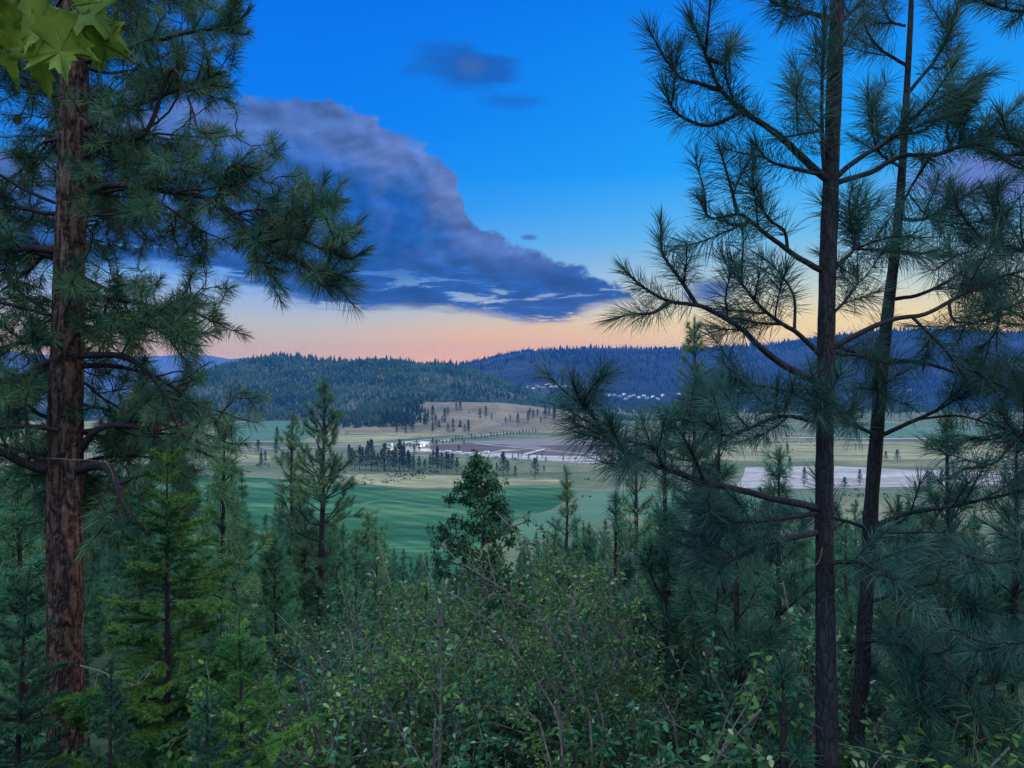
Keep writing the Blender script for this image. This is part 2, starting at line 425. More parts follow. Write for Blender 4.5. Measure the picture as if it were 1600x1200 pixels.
M['bark_big'] = bark_mat('bark_big', (0.032, 0.02, 0.018), (0.15, 0.088, 0.07), (0.32, 0.21, 0.155), 0.85, 1.0)
M['bark_young'] = bark_mat('bark_young', (0.018, 0.017, 0.02), (0.048, 0.044, 0.047), (0.085, 0.075, 0.074), 2.2, 0.5)
M['bark_limb'] = bark_mat('bark_limb', (0.022, 0.02, 0.024), (0.055, 0.046, 0.05), (0.10, 0.08, 0.075), 3.0, 0.3)
M['bark_grey'] = bark_mat('bark_grey', (0.08, 0.072, 0.066), (0.20, 0.18, 0.16), (0.32, 0.29, 0.25), 3.0, 0.3)
M['dead_wood'] = flat_mat('dead_wood', (0.17, 0.15, 0.145), 0.85, 0.2, 0.3, 8)
M['far_tree'] = foliage_mat('far_tree', (0.012, 0.042, 0.036), (0.048, 0.10, 0.058), (0.10, 0.11, 0.06), 0.012, rough=0.9, spec=0.05)
M['ridge_tree'] = foliage_mat('ridge_tree', (0.006, 0.022, 0.034), (0.018, 0.042, 0.05), None, 0.008, rough=0.9, spec=0.05)
M['valley_tree'] = foliage_mat('valley_tree', (0.03, 0.07, 0.055), (0.07, 0.11, 0.07), None, 0.2, rough=0.8, spec=0.1)
M['ground'] = ground_mat('ground', [(0.36, (0.07, 0.105, 0.055)), (0.47, (0.12, 0.155, 0.08)), (0.55, (0.18, 0.19, 0.10)), (0.65, (0.29, 0.26, 0.15))], 0.010, fine=0.07, stretch=(0.6, 1.3, 1))
M['slope'] = ground_mat('slope', [(0.3, (0.03, 0.05, 0.025)), (0.5, (0.05, 0.075, 0.035)), (0.7, (0.10, 0.10, 0.06))], 0.8, fine=7)
M['field_green'] = ground_mat('field_green', [(0.40, (0.018, 0.085, 0.036)), (0.5, (0.034, 0.13, 0.052)), (0.60, (0.11, 0.21, 0.09))], 0.01, stretch=(0.35, 2.2, 1), fine=0.09, rows=0.03)
M['field_teal'] = ground_mat('field_teal', [(0.3, (0.07, 0.17, 0.095)), (0.7, (0.13, 0.21, 0.12))], 0.012, stretch=(0.4, 1.6, 1))
M['grass_dry'] = ground_mat('grass_dry', [(0.36, (0.12, 0.15, 0.08)), (0.5, (0.28, 0.26, 0.13)), (0.64, (0.48, 0.41, 0.22))], 0.02, stretch=(0.5, 1.6, 1), fine=0.1)
M['hill_dry'] = ground_mat('hill_dry', [(0.36, (0.11, 0.11, 0.07)), (0.5, (0.22, 0.175, 0.11)), (0.64, (0.34, 0.26, 0.165))], 0.012, fine=0.07)
M['soil'] = ground_mat('soil', [(0.3, (0.10, 0.08, 0.075)), (0.7, (0.17, 0.135, 0.12))], 0.02, stretch=(0.3, 1.5, 1))
M['soil_grey'] = ground_mat('soil_grey', [(0.3, (0.19, 0.165, 0.16)), (0.7, (0.31, 0.275, 0.26))], 0.02, stretch=(0.3, 1.5, 1))
M['gravel'] = ground_mat('gravel', [(0.36, (0.24, 0.21, 0.19)), (0.5, (0.42, 0.37, 0.33)), (0.64, (0.58, 0.52, 0.46))], 0.03, stretch=(0.4, 1.2, 1), fine=0.2)
M['asphalt'] = ground_mat('asphalt', [(0.3, (0.20, 0.20, 0.21)), (0.7, (0.30, 0.30, 0.31))], 0.1)
M['hill_forest'] = ground_mat('hill_forest', [(0.3, (0.03, 0.045, 0.04)), (0.5, (0.07, 0.08, 0.06)), (0.66, (0.17, 0.14, 0.11)), (0.8, (0.24, 0.19, 0.15))], 0.0045, fine=0.03)
M['hill_far'] = ground_mat('hill_far', [(0.36, (0.012, 0.024, 0.036)), (0.5, (0.022, 0.036, 0.05)), (0.6, (0.05, 0.06, 0.07)), (0.7, (0.14, 0.13, 0.12))], 0.0030, fine=0.02, stretch=(0.5, 1, 1))
M['mountain'] = ground_mat('mountain', [(0.3, (0.08, 0.12, 0.20)), (0.7, (0.15, 0.19, 0.27))], 0.001)  # pale bluish base colour stands in for distance haze on the mountain
M['wall_pale'] = flat_mat('wall_pale', (0.74, 0.72, 0.68), 0.8)
M['wall_grey'] = flat_mat('wall_grey', (0.42, 0.40, 0.38), 0.8)
M['wall_tan'] = flat_mat('wall_tan', (0.55, 0.46, 0.36), 0.8)
M['roof_grey'] = flat_mat('roof_grey', (0.22, 0.22, 0.24), 0.7)
M['roof_blue'] = flat_mat('roof_blue', (0.50, 0.66, 0.82), 0.35, 0.5)
M['white_paint'] = flat_mat('white_paint', (0.80, 0.80, 0.79), 0.4, 0.5, 0.05)
M['red_paint'] = flat_mat('red_paint', (0.25, 0.06, 0.045), 0.4, 0.5, 0.05)
M['rubber'] = flat_mat('rubber', (0.03, 0.03, 0.03), 0.9)
M['steel'] = flat_mat('steel', (0.4, 0.41, 0.42), 0.45, 0.5)
def emit_mat(name, col, s):
    m, g, b = new_mat(name); b.inputs['Emission Color'].default_value = (*col, 1); b.inputs['Emission Strength'].default_value = s
    b.inputs['Base Color'].default_value = (*col, 1); return m
M['lit_window'] = emit_mat('lit_window', (1.0, 0.86, 0.62), 2.2)
M['lamp_glow'] = emit_mat('lamp_glow', (1.0, 0.85, 0.5), 40.0)

# ================================================================== terrain
ZV = -80.0                      # valley floor
def slope_z(x, y):
    x = np.asarray(x, float); y = np.asarray(y, float)
    s = -3.0-0.28*y
    s = np.where(y < 0, -3.0-0.20*np.maximum(y, -150), s)
    k = 2.4
    z = np.log(np.exp(np.clip((s-ZV)/k, -40, 40))+1.0)*k+ZV      # soft meeting with the valley floor
    near = np.clip((260-y)/60, 0, 1)
    return z+fbm(x*0.09, y*0.09)*1.1*near*np.clip(np.hypot(x, y)/8, 0.15, 1)
def gz(x, y): return float(slope_z(x, y))

# one sheet from under the viewer to the horizon
rad = np.concatenate((np.linspace(0.5, 12, 40), np.geomspace(12.5, 400, 110), np.geomspace(410, 8600, 50)))
ang = np.linspace(0, 2*math.pi, 241)[:-1]
X = (rad[:, None]*np.sin(ang)[None]); Y = (rad[:, None]*np.cos(ang)[None])
V = np.stack((X, Y, slope_z(X, Y)), -1).reshape(-1, 3)
na = len(ang); i = np.arange(len(rad)-1)[:, None]*na; j = np.arange(na)[None]; jn = (j+1) % na
Q = np.stack((i+j, i+na+j, i+na+jn, i+jn), -1).reshape(-1, 4)
ctr = len(V); V = np.vstack((V, [(0, 0, gz(0, 0))])); Tt = np.array([(ctr, a, (a+1) % na) for a in range(na)])
gnd = mesh_obj('ground', V, [Q, Tt], M['ground'], smooth=True); tag(gnd, kind='structure')
gnd.data.materials.append(M['slope'])
cen = V[Q].mean(1); mi = (cen[:, 1] < 262).astype(np.int32)
gnd.data.polygons.foreach_set('material_index', np.concatenate((mi, np.ones(len(Tt), np.int32))))

def G(px, row, dz=0.0):
    """ground point of the flat valley floor seen at a photo pixel"""
    Yd = -ZV*F/(row-600.0); return np.array(((px-800)/F*Yd, Yd, ZV+0.02+dz))

def sheet(name, pts, mat, dz, wob=0.0):
    """a field or lot: one gently uneven sheet lying just over the valley floor"""
    p = np.array([G(a, b, dz) for a, b in pts])
    out = []
    for k in range(len(p)):
        a, b = p[k], p[(k+1) % len(p)]; n = max(2, int(np.linalg.norm(b-a)/25))
        for t in np.arange(n)/n: out.append(a+(b-a)*t)
    out = np.array(out)
    if wob:
        out[:, 0] += fbm(out[:, 0]*0.03, out[:, 1]*0.03)*wob; out[:, 1] += fbm(out[:, 0]*0.03+9, out[:, 1]*0.03)*wob
    me = bpy.data.meshes.new(name); me.from_pydata([tuple(v) for v in out], [], [tuple(range(len(out)))]); me.materials.append(mat); me.update()
    if me.polygons[0].normal.z < 0: me.flip_normals()
    o = bpy.data.objects.new(name, me); COL.objects.link(o); tag(o, kind='structure'); return o

def strip(name, pts, width, mat, dz):
    c = resample([G(a, b, dz) for a, b in pts], 40)
    T = norm(np.gradient(c, axis=0)); N = np.stack((-T[:, 1], T[:, 0], 0*T[:, 0]), 1)
    v = np.stack((c-N*width/2, c+N*width/2), 1).reshape(-1, 3); i = np.arange(39)[:, None]*2
    o = mesh_obj(name, v, (i+np.array((0, 1, 3, 2))[None]), mat); tag(o, kind='structure'); return o

sheet('meadow', [(-300, 652), (380, 652), (560, 662), (700, 680), (560, 692), (300, 690), (-300, 700)], M['grass_dry'], 0.10, 12)
sheet('field', [(392, 657), (545, 659), (548, 664), (520, 676), (470, 688), (330, 690), (350, 668)], M['field_teal'], 0.2, 6)
sheet('field', [(-200, 738), (300, 742), (430, 748), (560, 757), (640, 766), (760, 764), (880, 761), (905, 770), (862, 796), (800, 814), (768, 832), (740, 900), (500, 916), (200, 912), (-250, 905)], M['field_green'], 0.1, 3)
sheet('meadow', [(540, 742), (640, 741), (760, 745), (850, 747), (900, 752), (860, 758), (760, 762), (640, 764), (555, 755)], M['grass_dry'], 0.14, 8)
sheet('meadow', [(-250, 712), (250, 706), (420, 712), (430, 722), (200, 726), (-250, 728)], M['grass_dry'], 0.13, 8)
sheet('meadow', [(765, 831), (803, 815), (866, 797), (905, 785), (1010, 790), (900, 830), (800, 850)], M['field_teal'], 0.15, 4)
sheet('field', [(905, 770), (1010, 765), (1300, 775), (1300, 800), (1020, 812), (905, 785)], M['field_teal'], 0.12, 4)
sheet('lot', [(596, 697), (700, 697), (800, 703), (1000, 710), (1010, 728), (900, 724), (800, 717), (700, 709), (610, 705)], M['gravel'], 0.12, 5)
sheet('soil', [(668, 696), (740, 692), (790, 695), (800, 699), (770, 706), (720, 706), (672, 703)], M['soil'], 0.24, 4)
sheet('lot', [(730, 690), (830, 686), (1000, 688), (1000, 709), (860, 703), (780, 696)], M['soil_grey'], 0.22, 4)
sheet('soil', [(835, 697), (910, 695), (985, 697), (985, 704), (880, 704)], M['soil'], 0.34, 4)
sheet('soil', [(775, 706), (850, 702), (960, 707), (960, 713), (850, 712)], M['soil'], 0.36, 4)
strip('road', [(565, 698), (640, 690), (700, 685), (760, 680), (820, 674), (890, 668), (980, 665)], 9, M['gravel'], 0.42)
strip('road', [(600, 700), (680, 707), (760, 712), (840, 718), (930, 724), (1060, 732)], 12, M['gravel'], 0.46)
strip('path', [(690, 793), (600, 783), (560, 790)], 5, M['field_teal'], 0.30)
strip('path', [(575, 768), (700, 772), (860, 771)], 3, M['field_teal'], 0.31)
strip('path', [(740, 693), (840, 703), (930, 711)], 6, M['gravel'], 0.50)
strip('road', [(-300, 700), (100, 712), (300, 706), (420, 702), (560, 698)], 8, M['gravel'], 0.48)
sheet('lot', [(1165, 731), (1290, 728), (1450, 735), (1800, 730), (1800, 757), (1450, 760), (1290, 764), (1150, 762)], M['gravel'], 0.16, 5)
sheet('meadow', [(1010, 700), (1300, 690), (1800, 694), (1800, 716), (1300, 720), (1060, 722)], M['grass_dry'], 0.17, 6)
sheet('field', [(1290, 664), (1800, 660), (1800, 684), (1290, 684)], M['field_teal'], 0.18, 6)
strip('road', [(1000, 688), (1200, 684), (1400, 686), (1800, 684)], 22, M['gravel'], 0.54)

# ---- hills: (x, y) -> height functions, each its own sheet
class Hill:
    def __init__(s, prof, yr, yb, back, namp, nscale, shape=1.0):
        p = np.array(prof, float); s.xp = (p[:, 0]-800)/F*yr; s.zp = (600-p[:, 1])/F*yr
        s.yr, s.yb, s.back, s.namp, s.ns, s.shape = yr, yb, back, namp, nscale, shape
    def z(s, x, y):
        x = np.asarray(x, float); y = np.asarray(y, float)
        zr = np.interp(x, s.xp, s.zp)
        t = np.clip((y-s.yb)/(s.yr-s.yb), 0, 1); up = (np.sin(t*math.pi/2)**s.shape)
        dn = np.clip(1-(y-s.yr)/s.back, 0, 1)
        k = np.where(y <= s.yr, up, dn)
        n = fbm(x*s.ns, y*s.ns, 5)*s.namp*np.clip(4*k*(1.05-k), 0.12, 1)*np.clip((zr-ZV)/60, 0, 1)
        return (ZV-3)+(zr-ZV+3)*k+n*np.where(k > 0, 1, 0)
    def build(s, name, mat, nx=160, ny=70):
        x = np.linspace(s.xp[0], s.xp[-1], nx); y = np.concatenate((np.linspace(s.yb-5, s.yr, ny), np.linspace(s.yr, s.yr+s.back*0.6, 12)[1:]))
        Xg, Yg = np.meshgrid(x, y); v = np.stack((Xg, Yg, s.z(Xg, Yg)), -1).reshape(-1, 3); m = len(y)
        i = np.arange(m-1)[:, None]*nx; j = np.arange(nx-1)[None]
        q = np.stack((i+j, i+j+1, i+nx+j+1, i+nx+j), -1).reshape(-1, 4)
        o = mesh_obj(name, v, q, mat, smooth=True); tag(o, kind='structure'); return o
    def hit(s, px, row):
        dx, dz = (px-800)/F, (600-row)/F
        ys = np.linspace(s.yb, s.yr, 400); zz = s.z(dx*ys, ys); k = np.where(zz >= dz*ys)[0]
        y = ys[k[0]] if len(k) else s.yr
        return np.array((dx*y, y, float(s.z(dx*y, y))))

H_forest = Hill([(150, 662), (240, 640), (320, 600), (370, 576), (405, 566), (450, 562), (500, 566), (545, 571), (590, 568), (615, 568), (650, 573), (705, 574),
                 (745, 585), (790, 600), (830, 616), (870, 630), (920, 645), (990, 665)], 2450, 1640, 900, 26, 0.006)
H_dry = Hill([(520, 661), (570, 650), (610, 633), (645, 628.5), (720, 628), (780, 629), (830, 634), (880, 641), (940, 652)], 1620, 1240, 500, 7, 0.010)
H_far = Hill([(380, 612), (480, 590), (560, 575), (640, 571), (690, 571), (722, 570), (745, 566), (770, 560), (800, 553), (830, 549), (880, 547), (960, 545), (1020, 547), (1060, 546),
              (1120, 545), (1200, 540), (1260, 532), (1350, 521), (1420, 517), (1480, 520), (1560, 524), (1640, 518), (1800, 520), (2000, 540)], 4600, 2900, 2000, 70, 0.0022)
H_blue = Hill([(-700, 560), (-300, 540), (0, 548), (150, 560), (260, 556), (300, 553), (330, 556), (360, 561), (400, 558), (430, 566), (480, 575), (560, 582), (640, 600)], 7200, 6200, 1200, 90, 0.0012)
H_left = Hill([(-700, 600), (-400, 590), (-100, 596), (60, 606), (160, 612), (260, 620), (330, 634), (400, 650)], 3200, 2100, 900, 30, 0.004)
H_forest.build('hill', M['hill_forest'], 220, 90)
H_dry.build('hill', M['hill_dry'], 140, 60)
H_far.build('hill', M['hill_far'], 260, 90)
H_blue.build('mountain', M['mountain'], 160, 50)
H_left.build('hill', M['hill_forest'], 140, 60)

# ================================================================== far woods (one mass on each hillside)
def conifer_mass(name, pts, hts, mat, seed=0):
    r = np.random.default_rng(seed); g = Geo(); n = len(pts)
    k = 6; layers = ((0.06, 0.23, 0.60), (0.32, 0.18, 0.84), (0.58, 0.12, 1.0))
    for (z0, rr, z1) in layers:
        th = r.uniform(0, 6.28, (n, 1))+np.arange(k)[None]*2*math.pi/k
        rad = hts[:, None]*rr*r.uniform(0.55, 1.25, (n, k))
        base = np.stack((pts[:, :1]+rad*np.cos(th), pts[:, 1:2]+rad*np.sin(th), pts[:, 2:3]+hts[:, None]*(z0+r.uniform(-.06, .06, (n, k)))), -1)
        tip = np.stack((pts[:, 0]+hts*r.normal(0, .012, n), pts[:, 1], pts[:, 2]+hts*z1), -1)[:, None]
        v = np.concatenate((base, tip), 1).reshape(-1, 3); b = np.arange(n)[:, None, None]*(k+1)
        t = (b+np.array([(a, (a+1) % k, k) for a in range(k)])[None]).reshape(-1, 3); g.add(v, t=t)
    o = g.build(name, mat); tag(o, kind='stuff'); return o

def scatter(H, n, seed, x0, x1, tmin, tmax, dens=None):
    r = np.random.default_rng(seed); x = r.uniform(x0, x1, n); t = r.uniform(tmin, tmax, n)
    y = H.yb+(H.yr-H.yb)*t
    k = np.ones(n, bool) if dens is None else r.random(n) < dens(x, y, t)
    x, y = x[k], y[k]; return np.stack((x, y, H.z(x, y)-0.5), 1)
r0 = np.random.default_rng(3)
fx = lambda px, Yd: (px-800)/F*Yd
pts = scatter(H_forest, 15000, 1, H_forest.xp[0], H_forest.xp[-1], 0.02, 1.06,
              lambda x, y, t: np.clip(0.85+1.6*fbm(x*0.007, y*0.007, 3)-0.35*np.clip((t-0.45)/0.3, 0, 1)*(x < fx(560, 2450)), 0.08, 1))
conifer_mass('forest', pts, r0.uniform(9, 21, len(pts)), M['far_tree'], 2)
pts = scatter(H_far, 22000, 4, fx(600, 4600), fx(1900, 4600), 0.0, 1.03, lambda x, y, t: np.clip(0.42+2.2*fbm(x*0.0035, y*0.0035, 4), 0.03, 1))
conifer_mass('forest', pts, r0.uniform(10, 22, len(pts)), M['ridge_tree'], 5)
pts = scatter(H_left, 5000, 6, H_left.xp[0], H_left.xp[-1], 0.02, 1.04, lambda x, y, t: np.clip(0.6+1.6*fbm(x*0.006, y*0.006, 3), 0.05, 1))
conifer_mass('forest', pts, r0.uniform(10, 20, len(pts)), M['far_tree'], 7)
rp = np.random.default_rng(61); px_ = rp.uniform(700, 1700, 620); px_ = px_[fbm(px_*.03, px_*0, 3)+.25*rp.normal(size=620) > -.12]
xr = fx(px_, 4600); yr_ = rp.uniform(4500, 4640, len(px_))
conifer_mass('forest', np.stack((xr, yr_, H_far.z(xr, yr_)-1), 1), rp.uniform(16, 34, len(px_)), M['ridge_tree'], 62)
px_ = rp.uniform(380, 830, 240); xr = fx(px_, 2450); yr_ = rp.uniform(2400, 2470, 240)
conifer_mass('forest', np.stack((xr, yr_, H_forest.z(xr, yr_)-1), 1), rp.uniform(14, 32, 240), M['far_tree'], 63)
# dark wood in the gap at the foot of the far hill
r1 = np.random.default_rng(9); n = 2600
x = r1.uniform(fx(800, 2500), fx(1700, 2500), n); y = r1.uniform(2050, 2900, n)
pts = np.stack((x, y, np.full(n, ZV-0.3)), 1)
conifer_mass('forest', pts, r1.uniform(9, 20, n), M['far_tree'], 10)
# broken wood at the left foot of the dry hill
n = 900; y = r1.uniform(1300, 1660, n); x = (r1.triangular(520, 575, 668, n)-800)/F*y*1.0; z = np.maximum(H_dry.z(x, y), ZV)
conifer_mass('forest', np.stack((x, y, z-0.4), 1), r1.uniform(11, 22, n), M['far_tree'], 11)

# ================================================================== procedural pines
def bend(start, d, length, n=7, grav=0.0, wob=0.12, r=rng):
    p = [np.array(start, float)]; d = norm(np.array(d, float)); st = length/n
    for k in range(n):
        d = norm(d+r.normal(size=3)*wob+np.array((0, 0, -grav*st))); p.append(p[-1]+d*st)
    return np.array(p)

def grow_pine(name, base, h, lmax, seed, crown0=0.25, whorl=0.55, per=4.5, nl=0.17, nw=0.004, dens=110, tuft=0.24, mats=('bark_young', 'needle_mid'),
              r_base=None, fine=False, lean=0.0, up=(10, 55), limb_part=True, subs=4, dead=0.0, sway=0.03, shape=0.85):
    """one pine: Empty > trunk, limbs (branch wood), crown (needles)"""
    r = np.random.default_rng(seed)
    root = empty(name, tuple(base)); base = np.array(base, float)
    rb = r_base or h*0.013
    nt = 14; zz = np.linspace(0, 1, nt)
    cx = np.cumsum(r.normal(0, sway*h/nt, nt)); cy = np.cumsum(r.normal(0, sway*h/nt, nt)); cx -= cx[0]; cy -= cy[0]
    axis = base+np.stack((cx+lean*zz*h, cy, zz*h-0.15*(1-zz)), 1)
    tg = Geo(); tg.tube(resample(axis, 28), rb*(1-np.linspace(0, 1, 28))**0.8+0.006, 9); lg = tg; nd = Needles()
    nd.shoot(axis[-2:], 0.9, dens*1.2, nl, nw, (60, 12))
    z = crown0*h
    while z < h*0.985:
        t = (z-crown0*h)/(h*(1-crown0)); k = max(2, int(r.poisson(per))) if t < 0.93 else 4
        a0 = r.uniform(0, 6.28)
        for b in range(k):
            a = a0+b*2*math.pi/k+r.normal(0, .35)
            L = lmax*((1-t)**shape*0.92+0.08)*r.uniform(0.55, 1.12)*(0.75+0.25*min(1, t*5))
            el = R(up[0]+(up[1]-up[0])*t**1.5+r.normal(0, 9))
            zb = z+r.uniform(-.08, .08)*whorl
            i = np.clip(zb/h*(nt-1), 0, nt-1.001); ii = int(i); st = axis[ii]*(1-(i-ii))+axis[ii+1]*(i-ii)
            d = np.array((math.cos(a)*math.cos(el), math.sin(a)*math.cos(el), math.sin(el)))
            pl = bend(st, d, L, 6, grav=-0.35/max(L, .3), wob=0.13, r=r)
            r0_ = max(0.006, rb*0.26*(L/lmax)+0.004)
            lg.tube(pl, np.linspace(r0_, r0_*.35, len(pl)), 5)
            if r.random() < dead*(1-t): continue
            nd.shoot(pl[-2:], 1.0, dens, nl, nw)
            ns = max(1, int(subs*L/lmax+r.uniform(0, 1.5)))
            for s_ in range(ns):
                q = r.uniform(0.35, 0.97); m = q*6; mi_ = min(int(m), 5); sp = pl[mi_]*(1-(m-mi_))+pl[mi_+1]*(m-mi_)
                Tt_ = norm(pl[mi_+1]-pl[mi_]); sd_ = norm(Tt_*0.7+norm(np.cross(Tt_, (0, 0, 1)))*r.choice((-1, 1))*r.uniform(.3, .9)+np.array((0, 0, r.uniform(0, .55))))
                sl = r.uniform(0.5, 1.0)*min(0.5*L, max(tuft*1.6, 0.32*L))
                sp_ = bend(sp, sd_, sl, 4, grav=-0.5, wob=0.12, r=r); lg.tube(sp_, np.linspace(r0_*.5, r0_*.25, 5), 4, False)
                fr = min(1.0, tuft*1.25/sl); nd.shoot(sp_, fr, dens, nl, nw)
                if sl > 2.0*tuft:
                    for _ in range(2):
                        q2 = sp_[r.integers(1, 4)]; e = bend(q2, norm(sp_[-1]-sp_[0])+r.normal(size=3)*.6+np.array((0, 0, .2)), tuft*r.uniform(.8, 1.3), 3, -0.4, .1, r)
                        lg.tube(e, np.linspace(r0_*.35, r0_*.2, 4), 4, False); nd.shoot(e, 1.0, dens, nl, nw)
        z += whorl*r.uniform(0.75, 1.2)*(1-0.35*t)
    tg.build('trunk', M[mats[0]], root)
    nd.build('crown', M[mats[1]], root, fine)
    return root

# ---- valley trees: four small variants, then copies
def valley_variant(seed, h, slim):
    r = np.random.default_rng(seed); root = empty('valley_tree', (0, 0, 0))
    g = Geo(); g.tube([(0, 0, -.5), (0, 0, h*.5), (0, 0, h*.95)], (h*.016, h*.010, h*.003), 6); g.build('trunk', M['bark_young'], root)
    n = 420; t = r.random(n)**0.8; z = h*(0.16+0.84*t); a = r.uniform(0, 6.28, n)
    lump = 0.6+0.5*np.sin(a*2+z*2.2+seed)*np.sin(z*3.1/h*4+seed)
    rr = h*slim*((1-t)**0.75*0.95+0.06)*np.sqrt(r.random(n))*np.clip(lump+0.35, 0.35, 1.25)
    c = np.stack((rr*np.cos(a), rr*np.sin(a), z), 1); s = h*0.045*r.uniform(.6, 1.5, n)
    d1 = norm(r.normal(size=(n, 3)))*s[:, None]*1.3; d2 = norm(r.normal(size=(n, 3)))*s[:, None]; d1[:, 2] *= .5; d2[:, 2] *= .6
    v = np.stack((c-d1, c+d1*.9, c+d2), 1).reshape(-1, 3); mesh_obj('crown', v, np.arange(3*n).reshape(-1, 3), M['valley_tree'], root)
    return root
VT = [valley_variant(21, 17, .21), valley_variant(22, 17, .25), valley_variant(23, 17, .17), valley_variant(24, 17, .30)]
used = [False]*4
def valley_tree(pos, h, label, group, rr):
    k = rr.randrange(4)
    if not used[k]: o = VT[k]; used[k] = True
    else: o = copy_tree(VT[k])
    s = h*1.12/17.0; o.location = tuple(pos); o.scale = (s*rr.uniform(.85, 1.2), s*rr.uniform(.85, 1.2), s); o.rotation_euler = (0, 0, rr.uniform(0, 6.28))
    tag(o, label, 'tree', group)
rr = random.Random(4)
L1 = 'tall dark conifer in the loose belt crossing the middle of the valley meadow'
belt = [(562, 735, 34), (572, 733, 30), (580, 736, 44), (590, 735, 24), (601, 737, 40), (608, 734, 30), (617, 738, 36), (624, 736, 44), (631, 738, 38), (638, 737, 30), (646, 739, 26),
        (655, 741, 26), (664, 738, 18), (672, 735, 22), (683, 739, 36), (690, 736, 26), (698, 740, 30), (706, 737, 26), (714, 741, 24), (566, 728, 26), (575, 727, 34), (585, 729, 22),
        (596, 731, 26), (613, 730, 24), (628, 731, 30), (548, 728, 18), (554, 732, 26), (641, 731, 20), (677, 732, 26), (701, 733, 22), (709, 718, 9), (648, 712, 14), (640, 727, 14)]
for px, row, hp in belt:
    b = G(px, row); valley_tree(b, hp/F*b[1], L1, 'conifers in the valley belt', rr)
L2 = 'small conifer at the left end of the valley, behind the pines of the slope'
for k in range(34):
    px, row = rr.uniform(395, 560), rr.uniform(712, 734) if k % 2 else rr.uniform(690, 712)
    if 395 < px < 420 or k > 12:
        b = G(px, row); valley_tree(b, rr.uniform(14, 26)/F*b[1], L2, 'valley conifers to the left', rr)
L3 = 'lone conifer standing in the meadow below the gravel lot'
for px, row, hp in [(786, 744, 34), (793, 742, 20), (805, 748, 18), (836, 749, 30), (776, 738, 14), (850, 738, 10), (882, 742, 14)]:
    b = G(px, row); valley_tree(b, hp/F*b[1], L3, 'conifers below the lot', rr)
L4 = 'small dark conifer scattered over the tan grassy hill'
hill_t = [(651, 650, 18), (636, 655, 20), (644, 652, 12), (669, 655, 14), (676, 660, 24), (668, 664, 18), (681, 668, 18), (657, 672, 16), (695, 655, 16), (700, 649, 12), (713, 644, 14), (719, 645, 16), (691, 660, 10),
          (733, 648, 5), (750, 655, 16), (759, 654, 18), (768, 657, 10), (790, 662, 10), (797, 659, 10), (809, 664, 17), (825, 660, 16), (833, 655, 14), (840, 652, 12), (828, 650, 12), (852, 656, 20), (866, 660, 22), (858, 652, 14), (845, 662, 10),
          (708, 676, 20), (719, 674, 16), (726, 676, 12), (732, 678, 20), (700, 676, 14), (622, 664, 20), (614, 660, 22), (606, 666, 24), (628, 670, 18), (636, 672, 22), (644, 676, 24), (620, 678, 14), (598, 668, 20), (634, 679, 12), (676, 677, 16), (686, 674, 16), (695, 672, 18)]
for px, row, hp in hill_t:
    b = H_dry.hit(px, row) if row < 672 else G(px, row)
    valley_tree(b-np.array((0, 0, .3)), hp/F*b[1], L4, 'conifers on the tan hill', rr)
L5 = 'low round tree in the hedge along the valley road'
for k in range(44):
    t = k/43; px = 672+t*215; row = 695-t*24+rr.uniform(-1.5, 2.0); b = G(px, row)
    valley_tree(b, rr.uniform(4, 9)/F*b[1], L5, 'hedge trees along the road', rr)
L6 = 'small bushy tree by the pale yard and the parked trailers'
for px, row in [(622, 702), (626, 700), (631, 702), (636, 699), (641, 701), (646, 703), (651, 699), (676, 694), (682, 699), (684, 709), (717, 706), (801, 718), (810, 717), (815, 716), (826, 720), (839, 722), (847, 716), (853, 723), (880, 722), (655, 706), (725, 695)]:
    b = G(px, row); valley_tree(b, rr.uniform(6, 12)/F*b[1], L6, 'small trees around the yard', rr)
L7 = 'small conifer on the pale flats seen between the pines to the right'
for k in range(26):
    px, row = rr.uniform(1000, 1600), rr.uniform(700, 775); b = G(px, row)
    valley_tree(b, rr.uniform(14, 30)/F*b[1], L7, 'trees on the flats to the right', rr)

n = 9000; r2 = np.random.default_rng(40); row = 640+130*r2.random(n)**.8; yb_ = -ZV*F/(row-600+8); xb_ = (r2.uniform(-100, 1700, n)-800)/F*yb_
k = fbm(xb_*.012, yb_*.006, 4)+.06*r2.normal(size=n) > .10; green = np.zeros(n, bool)
k &= ~((row > 750) & (xb_ < 905/F*yb_-.66*yb_)); k &= yb_ < 1500
bp_ = np.stack((xb_, yb_, np.full(n, ZV-.2)), 1)[k]
def brush_mass(name, pts, hts, mat):
    r = np.random.default_rng(41); g = Geo(); m = len(pts)
    for q in range(10):
        c = pts+np.stack((r.normal(0, .8, m), r.normal(0, .8, m), np.abs(r.normal(0.35, .2, m))*1.0), 1)*hts[:, None]
        d1 = norm(r.normal(size=(m, 3)))*hts[:, None]*.55; d2 = norm(r.normal(size=(m, 3)))*hts[:, None]*.5
        v = np.stack((c-d1, c+d1, c+d2), 1).reshape(-1, 3); g.add(v, t=np.arange(3*m).reshape(-1, 3))
    tag(g.build(name, mat), kind='stuff')
brush_mass('brush', bp_, r2.uniform(.7, 2.4, len(bp_)), M['valley_tree'])
